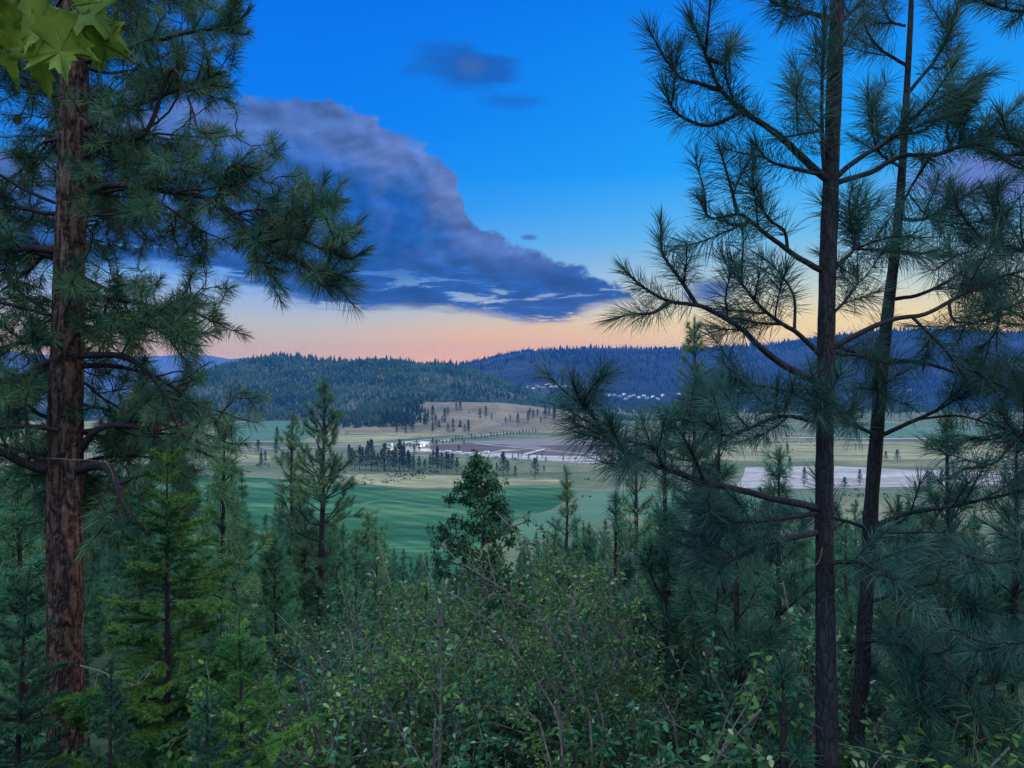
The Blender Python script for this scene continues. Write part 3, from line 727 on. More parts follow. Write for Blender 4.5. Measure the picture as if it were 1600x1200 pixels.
# ---- houses, barn, vehicles
def house(name, pos, w, d, hgt, rz, wall, roof, label, cat, group=None, lit=0, roof_h=0.35, windows=2):
    o = empty(name, tuple(pos)); o.rotation_euler = (0, 0, rz); L0 = np.array(pos)
    g = Geo(); g.box(L0+(0, 0, hgt/2-.4), (w, d, hgt+.8)); 
    # gables
    rh = w*roof_h if w < d else d*roof_h
    e = 0.5
    g.add(L0+np.array([(-w/2, -d/2, hgt), (-w/2, d/2, hgt), (-w/2, 0, hgt+rh*.96), (w/2, -d/2, hgt), (w/2, d/2, hgt), (w/2, 0, hgt+rh*.96)]), t=[(0, 2, 1), (3, 4, 5)])
    g.build('wall', wall, o)
    g = Geo(); th = 0.25
    pr = [(-d/2-e, hgt-e*rh/(d/2)), (0, hgt+rh), (d/2+e, hgt-e*rh/(d/2)), (d/2+e, hgt-e*rh/(d/2)+th), (0, hgt+rh+th), (-d/2-e, hgt-e*rh/(d/2)+th)]
    v = [(-w/2-e, a, b) for a, b in pr]+[(w/2+e, a, b) for a, b in pr]
    q = [(k, (k+1) % 6, 6+(k+1) % 6, 6+k) for k in range(6)]+[(0, 1, 4, 5), (1, 2, 3, 4), (6, 11, 10, 7), (7, 10, 9, 8)]
    g.add(L0+np.array(v), q); g.build('roof', roof, o)
    for k in range(windows):
        g = Geo(); g.box(L0+(-w/2+(k+.5)*w/windows, -d/2-.04, hgt*.55), (w/windows*.5, .12, hgt*.4)); g.build('window', M['lit_window'] if k < lit else M['roof_grey'], o)
    g = Geo(); g.box(L0+(w*.02, -d/2-.05, hgt*.32), (min(1.2, w*.1), .12, hgt*.64)); g.build('door', M['rubber'], o)
    return tag(o, label, cat, group)

rh_ = random.Random(12)
LV = 'tiny pale house of the village at the foot of the far blue hill'
spots = [(812, 607), (818, 606), (840, 605), (843, 606), (853, 604), (858, 602), (862, 605), (866, 607), (870, 606), (872, 603), (876, 606), (880, 607), (884, 605), (889, 606), (848, 608), (834, 608), (895, 608), (900, 606), (824, 607),
         (752, 590), (757, 592), (762, 593), (768, 596), (774, 598), (780, 600), (747, 588),
         (945, 618), (952, 620), (960, 619), (968, 621), (975, 618), (984, 622), (990, 620), (998, 623), (1006, 621), (1012, 624), (1020, 622), (1028, 625), (978, 625), (1035, 620), (1060, 618), (1150, 612), (1240, 608), (1420, 612), (1330, 620)]
for k, (px, row) in enumerate(spots):
    b = H_far.hit(px, row)
    house('village_house', b, rh_.uniform(11, 18), rh_.uniform(9, 12), rh_.uniform(4.5, 6.5), rh_.uniform(-.6, .6), rh_.choice((M['wall_grey'], M['wall_grey'], M['wall_pale'], M['wall_tan'])), rh_.choice((M['roof_grey'], M['roof_grey'], M['wall_grey'], M['roof_blue'])), LV, 'house', 'houses of the far village', lit=1 if k % 3 == 0 else 0)
b = G(878, 669.5); house('barn', b, 27, 16, 5, 0.12, M['wall_pale'], M['roof_blue'], 'long low barn with a pale blue roof at the end of the valley road', 'barn', windows=5)
b = G(893, 671); house('shed', b, 9, 8, 4, 0.3, M['wall_tan'], M['roof_blue'], 'small tan shed with a blue roof beside the long barn', 'shed', windows=1)
b = G(664, 699.5); house('workshop', b, 12, 9, 4.5, -0.2, M['wall_tan'], M['wall_pale'], 'lamplit tan workshop with a pale roof in the valley yard', 'workshop', windows=3, lit=2)
b = G(785, 663) ; b = H_dry.hit(784, 664); house('cottage', b, 9, 7, 3.2, 0.4, M['wall_pale'], M['roof_grey'], 'white cottage with a grey roof on the lower tan hill', 'cottage', windows=2)

def trailer(pos, rz, label, grp, s=1.0, mat='white_paint'):
    o = empty('trailer', tuple(pos)); o.rotation_euler = (0, 0, rz); L0 = np.array(pos)
    g = Geo(); g.box(L0+(0, 0, 1.75*s), (7.0*s, 2.4*s, 2.3*s), taper=.97); g.build('body', M[mat], o)
    g = Geo(); g.box(L0+(0.6*s, -1.2*s, 2.0*s), (1.6*s, .06, .7*s)); g.box(L0+(-1.8*s, -1.2*s, 2.0*s), (1.2*s, .06, .7*s)); g.build('window', M['rubber'], o)
    for sx in (-.45, .45):
        g = Geo(); g.tube([L0+(sx*s, -1.25*s, .35*s), L0+(sx*s, 1.25*s, .35*s)], .36*s, 10); g.build('wheel', M['rubber'], o)
    g = Geo(); g.tube([L0+(3.4*s, 0, .7*s), L0+(4.6*s, 0, .6*s)], .09*s, 6); g.tube([L0+(4.4*s, 0, .62*s), L0+(4.4*s, 0, 0)], .06*s, 6); g.build('drawbar', M['steel'], o)
    return tag(o, label, 'trailer', grp)
LT = 'white trailer parked along the pale gravel road across the valley'
for px, row, rz in [(648, 695, .1), (653, 694.6, .1), (658, 694.2, .1), (692, 691, .2), (698, 690.5, .2), (716, 709.5, .3), (731, 711.3, .1), (745, 712.5, 0), (760, 709, .4), (775, 715, .1), (700, 708, .3), (632, 694.5, .1), (640, 694, .1)]:
    trailer(G(px, row, .3), rz, LT, 'trailers parked in the valley yard')
LP = 'white trailer in the slanting row between the brown lots'
for k in range(9):
    trailer(G(822+k*3.4, 712-k*.85, .5), 1.2, LP, 'row of trailers between the lots', 0.8)
o = trailer(G(740, 705, .3), .5, 'red trailer parked on the brown soil of the valley yard', None, 1.0, 'red_paint')

def lamp_post(pos, label):
    o = empty('lamp_post', tuple(pos)); L0 = np.array(pos)
    g = Geo(); g.tube([L0+(0, 0, -.2), L0+(0, 0, 6.5)], (.12, .07), 8); g.tube([L0+(0, 0, 6.4), L0+(0, -.8, 6.6)], .05, 6); g.build('pole', M['steel'], o)
    g = Geo(); g.box(L0+(0, -1.1, 6.55), (.5, .9, .2)); g.build('lamp_head', M['lamp_glow'], o)
    ld = bpy.data.lights.new('yard_light', 'POINT'); ld.energy = 3500; ld.color = (1, .80, .38); ld.shadow_soft_size = .4
    lo = bpy.data.objects.new('yard_light', ld); COL.objects.link(lo); lo.parent = o; lo.location = (0, -1.6, 6.2)
    tag(o, label, 'lamp')
lamp_post(G(613, 702.5), 'leftmost lit lamp post, glowing yellow on the trees at the yard edge')
lamp_post(G(663, 703), 'lit lamp post glowing in front of the tan workshop')

# ================================================================== wooded slope below the viewer
SL = []
for k, (h, lm, c0, dn) in enumerate([(8, 1.7, .12, 70), (8, 1.35, .2, 70), (8, 2.0, .08, 60), (8, 1.1, .15, 80), (8, 1.6, .3, 65)]):
    SL.append(grow_pine('slope_pine', (0, 0, 0), h, lm, 100+k, c0, 0.5, 5.5, .28, .020, dn*3, .36, ('bark_young', 'needle_slope'), subs=6))
slope_used = [False]*5
lim_x = [-200, 0, 150, 300, 380, 420, 580, 640, 700, 860, 960, 1100, 1300, 1500, 1800]
lim_y = [640, 690, 720, 690, 690, 760, 800, 846, 862, 815, 780, 770, 775, 775, 760]
rs = random.Random(77); placed = []; cnt = 0; tries = 0
LS = 'green pine among the many on the wooded slope below, partly hidden by nearer trees'
while cnt < 250 and tries < 14000:
    tries += 1
    u = rs.random(); Yd = 10+250*u**1.7; px = rs.uniform(-120, 1720)
    x = (px-800)/F*Yd; zg = gz(x, Yd)
    top = np.interp(px, lim_x, lim_y)+abs(rs.gauss(0, 46))+4
    h = (600-top)/F*Yd-zg
    if not (2.2 < h < min(17, 4+Yd*0.16)): continue
    if any(math.hypot(x-a, Yd-b) < 0.30*(h+hh)*.55+.4 for a, b, hh in placed): continue
    placed.append((x, Yd, h)); k = rs.randrange(5)
    if not slope_used[k]: o = SL[k]; slope_used[k] = True
    else: o = copy_tree(SL[k])
    s = h/8.0; w = s*rs.uniform(.85, 1.2)
    o.location = (x, Yd, zg-.05); o.scale = (w, w, s); o.rotation_euler = (0, 0, rs.uniform(0, 6.28)); cnt += 1
    tag(o, LS, 'pine tree', 'pines on the wooded slope')
print('slope pines', cnt)

# the two bare-stemmed pines in the middle distance, and other single pines
def ground_at(px, Yd): x = (px-800)/F*Yd; return np.array((x, Yd, gz(x, Yd)))
def pine_at(name, px, top, Yd, label, **kw):
    b = ground_at(px, Yd); h = (600-top)/F*Yd-b[2]
    return tag(grow_pine(name, b, h, **kw), label, 'pine tree')
pine_at('ponderosa_pine', 500, 590, 24.5, 'slim pine with a tall pointed top and dark bare lower trunk, left of centre', lmax=2.2, seed=31, crown0=.24, whorl=.50, per=6, nl=.20, nw=.012, dens=260, tuft=.30, r_base=.15, subs=9, dead=.12, up=(8, 62), lean=.008)
pine_at('ponderosa_pine', 458, 648, 27, 'shorter pine just left of the tall pointed pine, with a rounded open top', lmax=1.9, seed=32, crown0=.3, whorl=.52, per=5.6, nl=.20, nw=.012, dens=250, tuft=.30, r_base=.14, subs=8, dead=.18, up=(10, 60))
pine_at('ponderosa_pine', 575, 800, 30, 'low bushy pine right of the tall pointed pine', lmax=2.2, seed=33, crown0=.25, whorl=.6, nl=.20, nw=.013, dens=240, tuft=.32, subs=8)
pine_at('ponderosa_pine', 345, 640, 10, 'olive pine with rust brown needles just behind the bright green fir', lmax=1.1, seed=34, crown0=.03, whorl=.36, per=6, nl=.17, nw=.0065, dens=420, tuft=.26, subs=8, fine=True, r_base=.05)
pine_at('ponderosa_pine', 30, 590, 11.5, 'green pine at the left edge behind the thick red trunk', lmax=1.3, seed=35, crown0=.1, whorl=.5, per=4.6, nl=.17, nw=.0065, dens=400, tuft=.26, subs=8, fine=True)
pine_at('ponderosa_pine', 1085, 498, 17, 'slender pine with a bare lower stem and a small spike top against the far hill', lmax=.8, seed=36, crown0=.5, whorl=.38, per=5.5, shape=.55, nl=.18, nw=.010, dens=330, tuft=.27, r_base=.11, subs=6, sway=.006)
pine_at('ponderosa_pine', 995, 662, 15, 'thin young pine seen against the pale valley flats', lmax=.7, seed=37, crown0=.4, whorl=.5, nl=.17, nw=.008, dens=320, tuft=.24, subs=5, sway=.01)
pine_at('ponderosa_pine', 880, 735, 16, 'young pine with upright tips beside the green field, right of centre', lmax=1.0, seed=38, crown0=.2, whorl=.45, nl=.18, nw=.008, dens=360, tuft=.26, subs=7)
YP = [(1040, 648, 7.2, 1.0, 51, 'young pine with pale upright tips left of the two right trunks'), (1120, 640, 6.6, .9, 52, 'young pine with blue green tufts beside the left one of the two right trunks'),
      (1215, 705, 9.0, 1.1, 53, 'dark young pine behind the left one of the two right trunks'), (1478, 655, 6.4, .85, 54, 'young pine with stiff tufts right of the two right trunks'),
      (1585, 690, 6.0, .9, 55, 'young pine at the right edge with long blue green needles'), (1400, 790, 7.5, 1.1, 56, 'squat young pine low behind the thinner right trunk'),
      (1150, 830, 5.6, 1.0, 57, 'dark low pine in the undergrowth left of the two right trunks'), (1520, 850, 5.0, 1.0, 58, 'dark low pine in the lower right corner'),
      (1325, 960, 6.6, .8, 59, 'low pine between the feet of the two right trunks'), (960, 780, 9.5, 1.2, 60, 'bushy young pine at the right of the leafy thicket'),
      (1225, 1040, 4.6, .6, 61, 'very dark small pine left of the straight trunk foot'), (1450, 1020, 4.6, .7, 62, 'small dark pine right of the thinner trunk foot')]
for px, top, Yd, lm, sd_, lab in YP:
    pine_at('young_pine', px, top, Yd, lab, lmax=lm, seed=sd_, crown0=.06, whorl=.36, per=5, nl=.17, nw=.0052, dens=480, tuft=.27, mats=('bark_young', 'needle_young'), fine=True, subs=6, up=(15, 60), r_base=.055, sway=.015)

# ================================================================== the large pines in the foreground
class HeroPine:
    def __init__(s, name, base, label, nmat, L, w, per_m):
        s.root = tag(empty(name, tuple(base)), label, 'pine tree'); s.nm = nmat; s.L, s.w, s.per = L, w, per_m; s.r = np.random.default_rng(abs(hash(name+str(len(label)))) % 999 if False else len(label)*7)
    def trunk(s, pts, radii, mat, sides=14, rough=0.0):
        c = resample(pts, 90); rr_ = np.interp(np.linspace(0, 1, 90), np.linspace(0, 1, len(radii)), radii)
        if rough:
            n, k = 260, 56; c = resample(pts, n); rr_ = np.interp(np.linspace(0, 1, n), np.linspace(0, 1, len(radii)), radii)
            th = np.arange(k)*2*math.pi/k; TH, ZZ = np.meshgrid(th, c[:, 2])
            f = np.abs(fbm(TH*3.2+np.sin(ZZ*3)*.4, ZZ*3.0, 4))*2+np.abs(fbm(TH*7+5, ZZ*9, 3))
            f[:, -1] = f[:, 0]*.5+f[:, -1]*.5
            rad_ = rr_[:, None]*(1+0.02*np.sin(TH*3+ZZ*.7))+rough*(np.clip(f*2.4, 0, 1)-.6)
            v = np.stack((c[:, 0:1]+rad_*np.cos(TH), c[:, 1:2]+rad_*np.sin(TH), ZZ), -1).reshape(-1, 3)
            i = np.arange(n-1)[:, None]*k; j = np.arange(k)[None]; jn = (j+1) % k
            q = np.stack((i+j, i+k+j, i+k+jn, i+jn), -1).reshape(-1, 4); mesh_obj('trunk', v, q, mat, s.root, True)
        else:
            g = Geo(); g.tube(c, rr_*(1+0.05*s.r.normal(size=90)*.6), sides); g.build('trunk', mat, s.root, True)
    def limb(s, pts, r0, r1, subs=(), auto=4, tw=(.18, .38), need=0.55, bare=False, noautoneed=False, dens=1.0, spread=(80, 20)):
        """one limb: a branch mesh, its needles a child of it"""
        r = s.r; g = Geo(); nd = Needles(); pl = resample(pts, max(12, len(pts)*5)); n = len(pl)
        pl[1:] += np.cumsum(r.normal(0, .0022, (n-1, 3)), 0)*.8
        g.tube(pl, np.linspace(r0, r1, n), 7)
        if not bare: nd.shoot(pl, need, s.per*dens, s.L, s.w, spread)
        for sb in subs:
            sb = [pl[int(np.argmin(np.linalg.norm(pl-sb[0], axis=1)))]]+list(sb[1:])
            sp = resample(sb, max(9, len(sb)*4)); g.tube(sp, np.linspace(r0*.55, max(r1*.8, .003), len(sp)), 6)
            nd.shoot(sp, .8, s.per*dens, s.L, s.w, spread)
            for _ in range(max(1, auto//4)): s.twig(g, nd, sp, r0*.3, tw, dens)
        for _ in range(auto): s.twig(g, nd, pl, r0*.35, tw, dens)
        b = g.build('branch', M['bark_limb'], s.root, True)
        nd.build('needles', s.nm, b, True, .07)
    def twig(s, g, nd, pl, r, tw, dens):
        n = len(pl); i = int(s.r.uniform(.3, .95)*(n-2)); T = norm(pl[i+1]-pl[i])
        rad_ = s.r.normal(size=3); rad_ = norm(rad_-(rad_@T)*T)
        d = norm(T*.75+rad_*.8+np.array((0, 0, .25))); L = s.r.uniform(*tw)
        e = bend(pl[i], d, L, 5, -.9, .08, s.r); g.tube(e, np.linspace(max(r, .004), .003, 6), 5, False)
        nd.shoot(e, min(1, .26/L+.1), s.per*dens, s.L, s.w)
    def wild(s, start, d, length, r0, nsub=9, grav=.25, tuft=.13, dens=1.0, wob=.2):
        """a free-grown old limb: crooked bare wood with needle tufts at the ends"""
        r = s.r; g = Geo(); nd = Needles(); pl = bend(start, d, length, 10, grav, wob*.8, r); g.tube(pl, np.linspace(r0, r0*.3, 11), 6)
        def tip(e, fr): nd.shoot(e, fr, s.per*dens, s.L, s.w, (78, 25), .05)
        tip(pl[-3:], 1.0)
        for k in range(nsub):
            q = r.uniform(.22, 1.0)*9.99; i = int(q); T = norm(pl[i+1]-pl[i]); st = pl[i]+(pl[i+1]-pl[i])*(q-i)
            rv = r.normal(size=3); rv = norm(rv-(rv@T)*T); dd = norm(T*.55+rv*.85+np.array((0, 0, .1)))
            L = r.uniform(.3, .75)*min(1.0, length*.6); e = bend(st, dd, L, 7, r.uniform(-.9, .7), wob*1.3, r); g.tube(e, np.linspace(max(.006, r0*.35), .004, 8), 5, False)
            tip(e, min(1, tuft/L))
            for _ in range(r.integers(0, 4)):
                j = r.integers(2, 7); f = bend(e[j], norm(e[j]-e[j-1])*.6+r.normal(size=3)*.6, r.uniform(.15, .34), 5, r.uniform(-1, .6), wob*1.2, r); g.tube(f, np.linspace(.0055, .0035, 6), 4, False); tip(f, .55)
        b = g.build('branch', M['bark_limb'], s.root); nd.build('needles', s.nm, b, True, .10)

def tr(pts, y0, y1): 
    n = len(pts); return [P(a, b, y0+(y1-y0)*k/(n-1)) for k, (a, b) in enumerate(pts)]

rl = np.random.default_rng(8)
# ---- left: old ponderosa with red plated bark
YL = 6.5
bl = ground_at(103, YL)
TL = HeroPine('ponderosa_pine', bl, 'tall old pine with thick red plated trunk along the left edge', M['needle_left'], .16, .0040, 600)
tl = [P(103, 1200, YL), P(101, 1000, YL), P(101, 850, YL), P(101, 750, YL), P(103, 620, YL), P(106, 500, YL), P(109, 400, YL), P(112, 300, YL), P(116, 150, YL), P(119, -20, YL), P(123, -300, YL)]
TL.trunk([bl-np.array((0, 0, .2))]+tl, [.165, .142, .140, .138, .137, .134, .125, .112, .108, .095, .08, .05], M['bark_big'], rough=.014)
# traced limbs
TL.limb(tr([(115, 305), (180, 290), (260, 300), (330, 312), (380, 352), (420, 390), (470, 412), (520, 432), (548, 440)], YL, 5.7), .032, .006,
        [tr([(395, 362), (440, 345), (475, 330), (500, 300), (508, 275)], 6.0, 5.8), tr([(470, 330), (505, 322), (528, 318)], 5.85, 5.8), tr([(405, 375), (460, 372), (505, 390), (545, 404), (570, 392)], 5.95, 5.6),
         tr([(450, 402), (490, 425), (500, 445), (528, 446)], 5.85, 5.7), tr([(330, 312), (350, 285), (360, 260), (400, 262)], 6.1, 6.0), tr([(500, 395), (525, 370), (545, 362)], 5.7, 5.6), tr([(420, 388), (412, 410), (425, 420)], 5.9, 5.9)], auto=20, tw=(.12, .32), need=.35)
TL.limb(tr([(115, 735), (160, 728), (185, 760), (205, 805), (235, 835)], YL, 6.0), .05, .014, auto=7, tw=(.25, .5), need=.2)
TL.limb(tr([(100, 738), (50, 728), (5, 708), (-60, 690)], YL, 6.1), .05, .02, auto=4, need=.2)
TL.limb(tr([(125, 705), (150, 672), (190, 663), (240, 675), (262, 720), (290, 745)], YL, 6.2), .035, .008, auto=10, tw=(.25, .5), need=.25)
TL.limb(tr([(96, 560), (60, 572), (30, 600), (5, 622)], YL, 6.2), .03, .008, auto=8, need=.3)
TL.limb(tr([(98, 540), (40, 535), (-20, 548)], YL, 6.8), .03, .01, auto=6, need=.4)
TL.limb(tr([(105, 395), (50, 388), (0, 396), (-60, 410)], YL, 6.3), .04, .015, auto=6, need=.2)
TL.limb(tr([(115, 555), (200, 560), (250, 610), (290, 690), (330, 715)], YL, 6.2), .032, .008, auto=12, tw=(.25, .5), need=.25)
TL.limb(tr([(112, 525), (200, 500), (280, 530), (310, 540)], YL, 6.0), .03, .007, auto=12, tw=(.2, .45), need=.3)
TL.limb(tr([(118, 205), (200, 170), (280, 140), (330, 120), (345, 115)], YL, 6.2), .03, .006, auto=12, tw=(.2, .4), need=.4)
TL.limb(tr([(118, 210), (220, 215), (270, 110), (300, 170), (312, 205), (345, 208)], YL, 5.9), .028, .005, auto=6, tw=(.15, .3), need=.12)
TL.limb(tr([(120, 100), (220, 70), (300, 50), (360, 40), (385, 20)], YL, 6.2), .03, .006, [tr([(340, 45), (365, 20), (372, -10)], 6.3, 6.2)], auto=12, tw=(.18, .35), need=.4)
TL.limb(tr([(120, 20), (200, -10), (290, -10), (330, -5)], YL, 6.4), .028, .006, auto=10, need=.4)
for (a_, b_, c_) in [((150, 296), 1.0, .15), ((215, 298), .9, -.3), ((270, 302), .8, .1), ((320, 312), .7, -.35), ((360, 335), .6, .2)]:
    TL.wild(P(a_[0], a_[1], YL-.9*(a_[0]-115)/420), np.array((.8, rl.uniform(-.5, .5), c_)), b_, .012, nsub=8, grav=.2, tuft=.16)
# tufts in front of the trunk
for (px, py, dx) in [(135, 265, 10), (110, 440, 6), (165, 500, 30), (60, 520, -20), (215, 320, 30)]:
    TL.limb([P(110, py+20, YL), P(px, py+12, 6.0), P(px+dx*.5, py, 5.7)], .016, .006, auto=3, tw=(.15, .25), need=.45, dens=1.2)
for k in range(62):
    z = rl.uniform(-0.75, 4.3) if k < 55 else rl.uniform(-1.6, -.5)
    row = 600-z/YL*F
    a = rl.uniform(0, 6.28)
    # reach: right side stops near photo column 340
    L = rl.uniform(.85, 1.5)
    zt = (row-0)/F
    st = np.array((np.interp(-z, [-6, 0, 3.3], [(123-800)/F*YL, (105-800)/F*YL, (103-800)/F*YL]), YL, z))
    d = np.array((math.cos(a), math.sin(a), rl.uniform(-.25, .4)))
    if d[1] < -.25 and abs(d[0]) < .93 and k % 6: d[1] = -d[1]
    TL.wild(st, d, L, rl.uniform(.014, .026), nsub=9, grav=.3, tuft=.15)
M['cone'] = flat_mat('cone', (.13, .075, .045), .8, .2, .4, 60)
for q in range(16):
    ch = [c_ for c_ in TL.root.children if c_.name.startswith('branch')]; br = ch[(q*5+3) % len(ch)]
    nv = len(br.data.vertices); p = np.array(br.data.vertices[int(nv*.45)].co)+root_loc(br)-np.array((0, 0, .05))
    g = Geo(); n_ = 9
    for k in range(n_):
        t = k/(n_-1); rr2 = .030*math.sin(math.pi*(.12+.85*t))**.7+.003; th = np.arange(8)*.7854+k*.4
        ring = np.stack((rr2*np.cos(th), rr2*np.sin(th), np.full(8, .05-.095*t)), 1); tip_ = ring*np.array((1.35, 1.35, 1))-np.array((0, 0, .009))
        inn = ring*np.array((.6, .6, 1))+np.array((0, 0, .006)); vv = np.concatenate((ring, tip_, inn))+p
        g.add(vv, t=[(16+a, a, 8+a) for a in range(8)]+[(16+a, 8+a, (a+1) % 8) for a in range(8)]+[(16+a, (a+1) % 8, 16+(a+1) % 8) for a in range(8)])
    g.build('cone', M['cone'], TL.root)
# dead pale twig across the trunk
dt = tag(empty('dead_branch', tuple(P(78, 716, 6.28))), 'thin bleached dead twig lying across the red trunk above a thick limb', 'branch')
g = Geo(); g.tube(resample(tr([(78, 716), (110, 718), (140, 719), (165, 722), (180, 715)], 6.3, 6.25), 16), np.linspace(.006, .003, 16), 5); g.tube(resample(tr([(165, 722), (174, 735), (178, 752)], 6.26, 6.2), 8), .003, 5)
g.build('twig', M['dead_wood'], dt)

# ---- right: two young pines with smooth dark trunks
YA, YB = 4.6, 5.2
ba = ground_at(1292, YA)
TA = HeroPine('tall_young_pine', ba, 'taller dark pine with the thicker of the two straight trunks at right', M['needle_right'], .185, .0031, 720)
ta = [P(1292, 1200, YA), P(1290, 1000, YA), P(1288, 800, YA), P(1290, 600, YA), P(1293, 430, YA), P(1298, 290, YA), P(1303, 150, YA), P(1308, 0, YA), P(1312, -250, YA)]
TA.trunk([ba-np.array((0, 0, .2))]+ta, [.095, .085, .068, .062, .053, .050, .050, .044, .040, .03], M['bark_young'])
TA.limb(tr([(1295, 282), (1262, 252), (1235, 225), (1200, 195), (1170, 175), (1130, 138), (1108, 90), (1085, 28)], YA, 4.3), .026, .006,
        [tr([(1158, 190), (1110, 196), (1068, 184), (1048, 165), (1040, 140)], 4.4, 4.2), tr([(1130, 148), (1092, 130), (1060, 120), (1046, 82)], 4.35, 4.3), tr([(1110, 92), (1132, 98), (1136, 66)], 4.3, 4.35), tr([(1290, 266), (1235, 262), (1200, 250), (1180, 225)], 4.55, 4.4)], auto=3, need=.6)
TA.limb(tr([(1288, 270), (1284, 180), (1286, 90), (1290, 20)], YA, 4.5), .014, .006, [tr([(1284, 200), (1250, 160), (1240, 130)], 4.5, 4.4), tr([(1286, 200), (1240, 212), (1215, 215)], 4.5, 4.4)], auto=2, need=.9)
TA.limb(tr([(1300, 30), (1260, 18), (1220, 8), (1195, -5)], YA, 4.4), .016, .006, auto=3, need=.8)
TA.limb(tr([(1290, 425), (1250, 405), (1212, 378), (1180, 352), (1155, 335), (1110, 340), (1094, 310)], YA, 4.3), .020, .005,
        [tr([(1155, 330), (1140, 285), (1122, 225)], 4.4, 4.3), tr([(1232, 388), (1225, 360), (1200, 342), (1188, 310)], 4.5, 4.5), tr([(1180, 350), (1150, 352), (1130, 345)], 4.4, 4.3)], auto=2, need=.5)
TA.limb(tr([(1285, 600), (1230, 575), (1190, 545), (1150, 510), (1110, 487), (1085, 478), (1040, 470), (1000, 450), (968, 420)], YA, 4.2), .024, .006,
        [tr([(1085, 476), (1062, 435), (1035, 395), (1033, 350)], 4.35, 4.3), tr([(1045, 472), (1022, 488), (998, 492)], 4.3, 4.2)], auto=1, need=.33, spread=(66, 20))
TA.limb(tr([(1290, 562), (1250, 522), (1215, 500), (1180, 470), (1160, 440), (1150, 412)], YA, 4.5), .018, .005,
        [tr([(1240, 515), (1240, 462), (1212, 420), (1188, 400)], 4.6, 4.6), tr([(1220, 500), (1190, 505), (1160, 500)], 4.6, 4.5)], auto=5, need=.6)
TA.limb(tr([(1284, 795), (1200, 776), (1130, 758), (1060, 738), (1000, 712), (960, 690), (932, 648), (908, 618), (898, 592)], YA, 3.9), .024, .007,
        [tr([(1120, 755), (1080, 705), (1055, 665), (1040, 655)], 4.3, 4.3), tr([(1020, 722), (980, 730), (940, 722)], 4.1, 3.9), tr([(1060, 738), (1020, 700), (985, 690)], 4.2, 4.2)], auto=8, need=.6)
TA.limb(tr([(1284, 640), (1230, 612), (1160, 602), (1130, 590)], YA, 4.6), .012, .005, auto=4, need=.5)
TA.limb(tr([(1284, 660), (1220, 650), (1170, 668), (1130, 680), (1100, 660)], YA, 4.1), .014, .006, auto=8, need=.6)
TA.limb(tr([(1286, 655), (1287, 640), (1284, 622)], YA-.08, 4.15), .013, .006, auto=5, tw=(.15, .25), need=.9, dens=1.2)
TA.limb(tr([(1302, 282), (1340, 250), (1400, 212), (1445, 170), (1500, 138), (1545, 118)], YA, 4.5), .018, .006, [tr([(1400, 212), (1440, 205), (1490, 165)], 4.6, 4.6)], auto=6, need=.55)
TA.limb(tr([(1302, 288), (1360, 270), (1410, 245), (1470, 240), (1540, 205), (1598, 158)], YA, 4.8), .018, .006, [tr([(1470, 240), (1480, 200), (1510, 150)], 4.8, 4.8), tr([(1440, 250), (1425, 290), (1410, 320)], 4.8, 4.8)], auto=8, need=.6)
TA.limb(tr([(1296, 425), (1335, 388), (1330, 345), (1345, 300)], YA, 4.7), .014, .005, [tr([(1335, 395), (1395, 370), (1440, 372)], 4.7, 4.8), tr([(1338, 395), (1400, 392), (1470, 398)], 4.7, 4.9)], auto=5, need=.6)
TA.limb(tr([(1296, 548), (1340, 522), (1400, 498), (1450, 490), (1510, 455), (1560, 432), (1620, 420)], YA, 4.4), .018, .006, [tr([(1425, 495), (1470, 540), (1500, 575)], 4.5, 4.5), tr([(1480, 475), (1490, 500), (1520, 505)], 4.5, 4.4)], auto=4, need=.3)
TA.limb(tr([(1296, 550), (1340, 556), (1380, 568)], YA, 4.9), .012, .006, auto=3, need=.5)
TA.limb(tr([(1306, 45), (1325, 22), (1350, -5), (1370, -40)], YA, 4.7), .014, .006, auto=3, need=.5)
TA.limb(tr([(1294, 500), (1330, 460), (1345, 440), (1340, 425)], YA, 4.8), .010, .005, auto=5, need=.8)
TA.limb(tr([(1290, 830), (1200, 850), (1130, 880), (1090, 875)], YA, 4.4), .02, .008, auto=6, need=.5)
TA.limb(tr([(1290, 880), (1340, 880), (1400, 910)], YA, 4.2), .015, .006, auto=4, need=.6)
TA.limb(tr([(1282, 800), (1230, 810), (1150, 815), (1090, 812)], YA, 4.4), .014, .006, auto=8, need=.6)
# pale broken snag on the trunk
bb = ground_at(1345, YB)
TB = HeroPine('thin_young_pine', bb, 'slimmer leaning pine just right of the straight dark trunk', M['needle_right'], .185, .0032, 640)
tb = [P(1338, 1200, YB), P(1347, 1050, YB), P(1355, 900, YB), P(1362, 780, YB), P(1370, 680, YB), P(1376, 600, YB), P(1388, 480, YB), P(1400, 380, YB), P(1410, 260, YB), P(1418, 120, YB), P(1424, 0, YB), P(1427, -150, YB)]
TB.trunk([bb-np.array((0, 0, .2))]+tb, [.066, .058, .055, .052, .050, .048, .046, .043, .036, .028, .022, .016, .01], M['bark_young'])
TB.limb(tr([(1419, 145), (1450, 108), (1480, 60), (1497, 5)], YB, 5.2), .014, .006, [tr([(1450, 110), (1475, 105), (1500, 70)], 5.2, 5.2)], auto=3, need=.8)
TB.limb(tr([(1416, 102), (1375, 75), (1355, 45), (1350, 20)], YB, 5.2), .012, .006, auto=3, need=.8)
TB.limb(tr([(1415, 40), (1390, 30), (1375, -5)], YB, 5.3), .010, .005, auto=3, need=.8)
TB.limb(tr([(1411, 215), (1368, 210), (1356, 180), (1352, 135)], YB, 5.2), .012, .006, auto=3, need=.7)
TB.limb(tr([(1411, 262), (1380, 240), (1370, 215)], YB, 5.0), .012, .006, auto=4, need=.7)
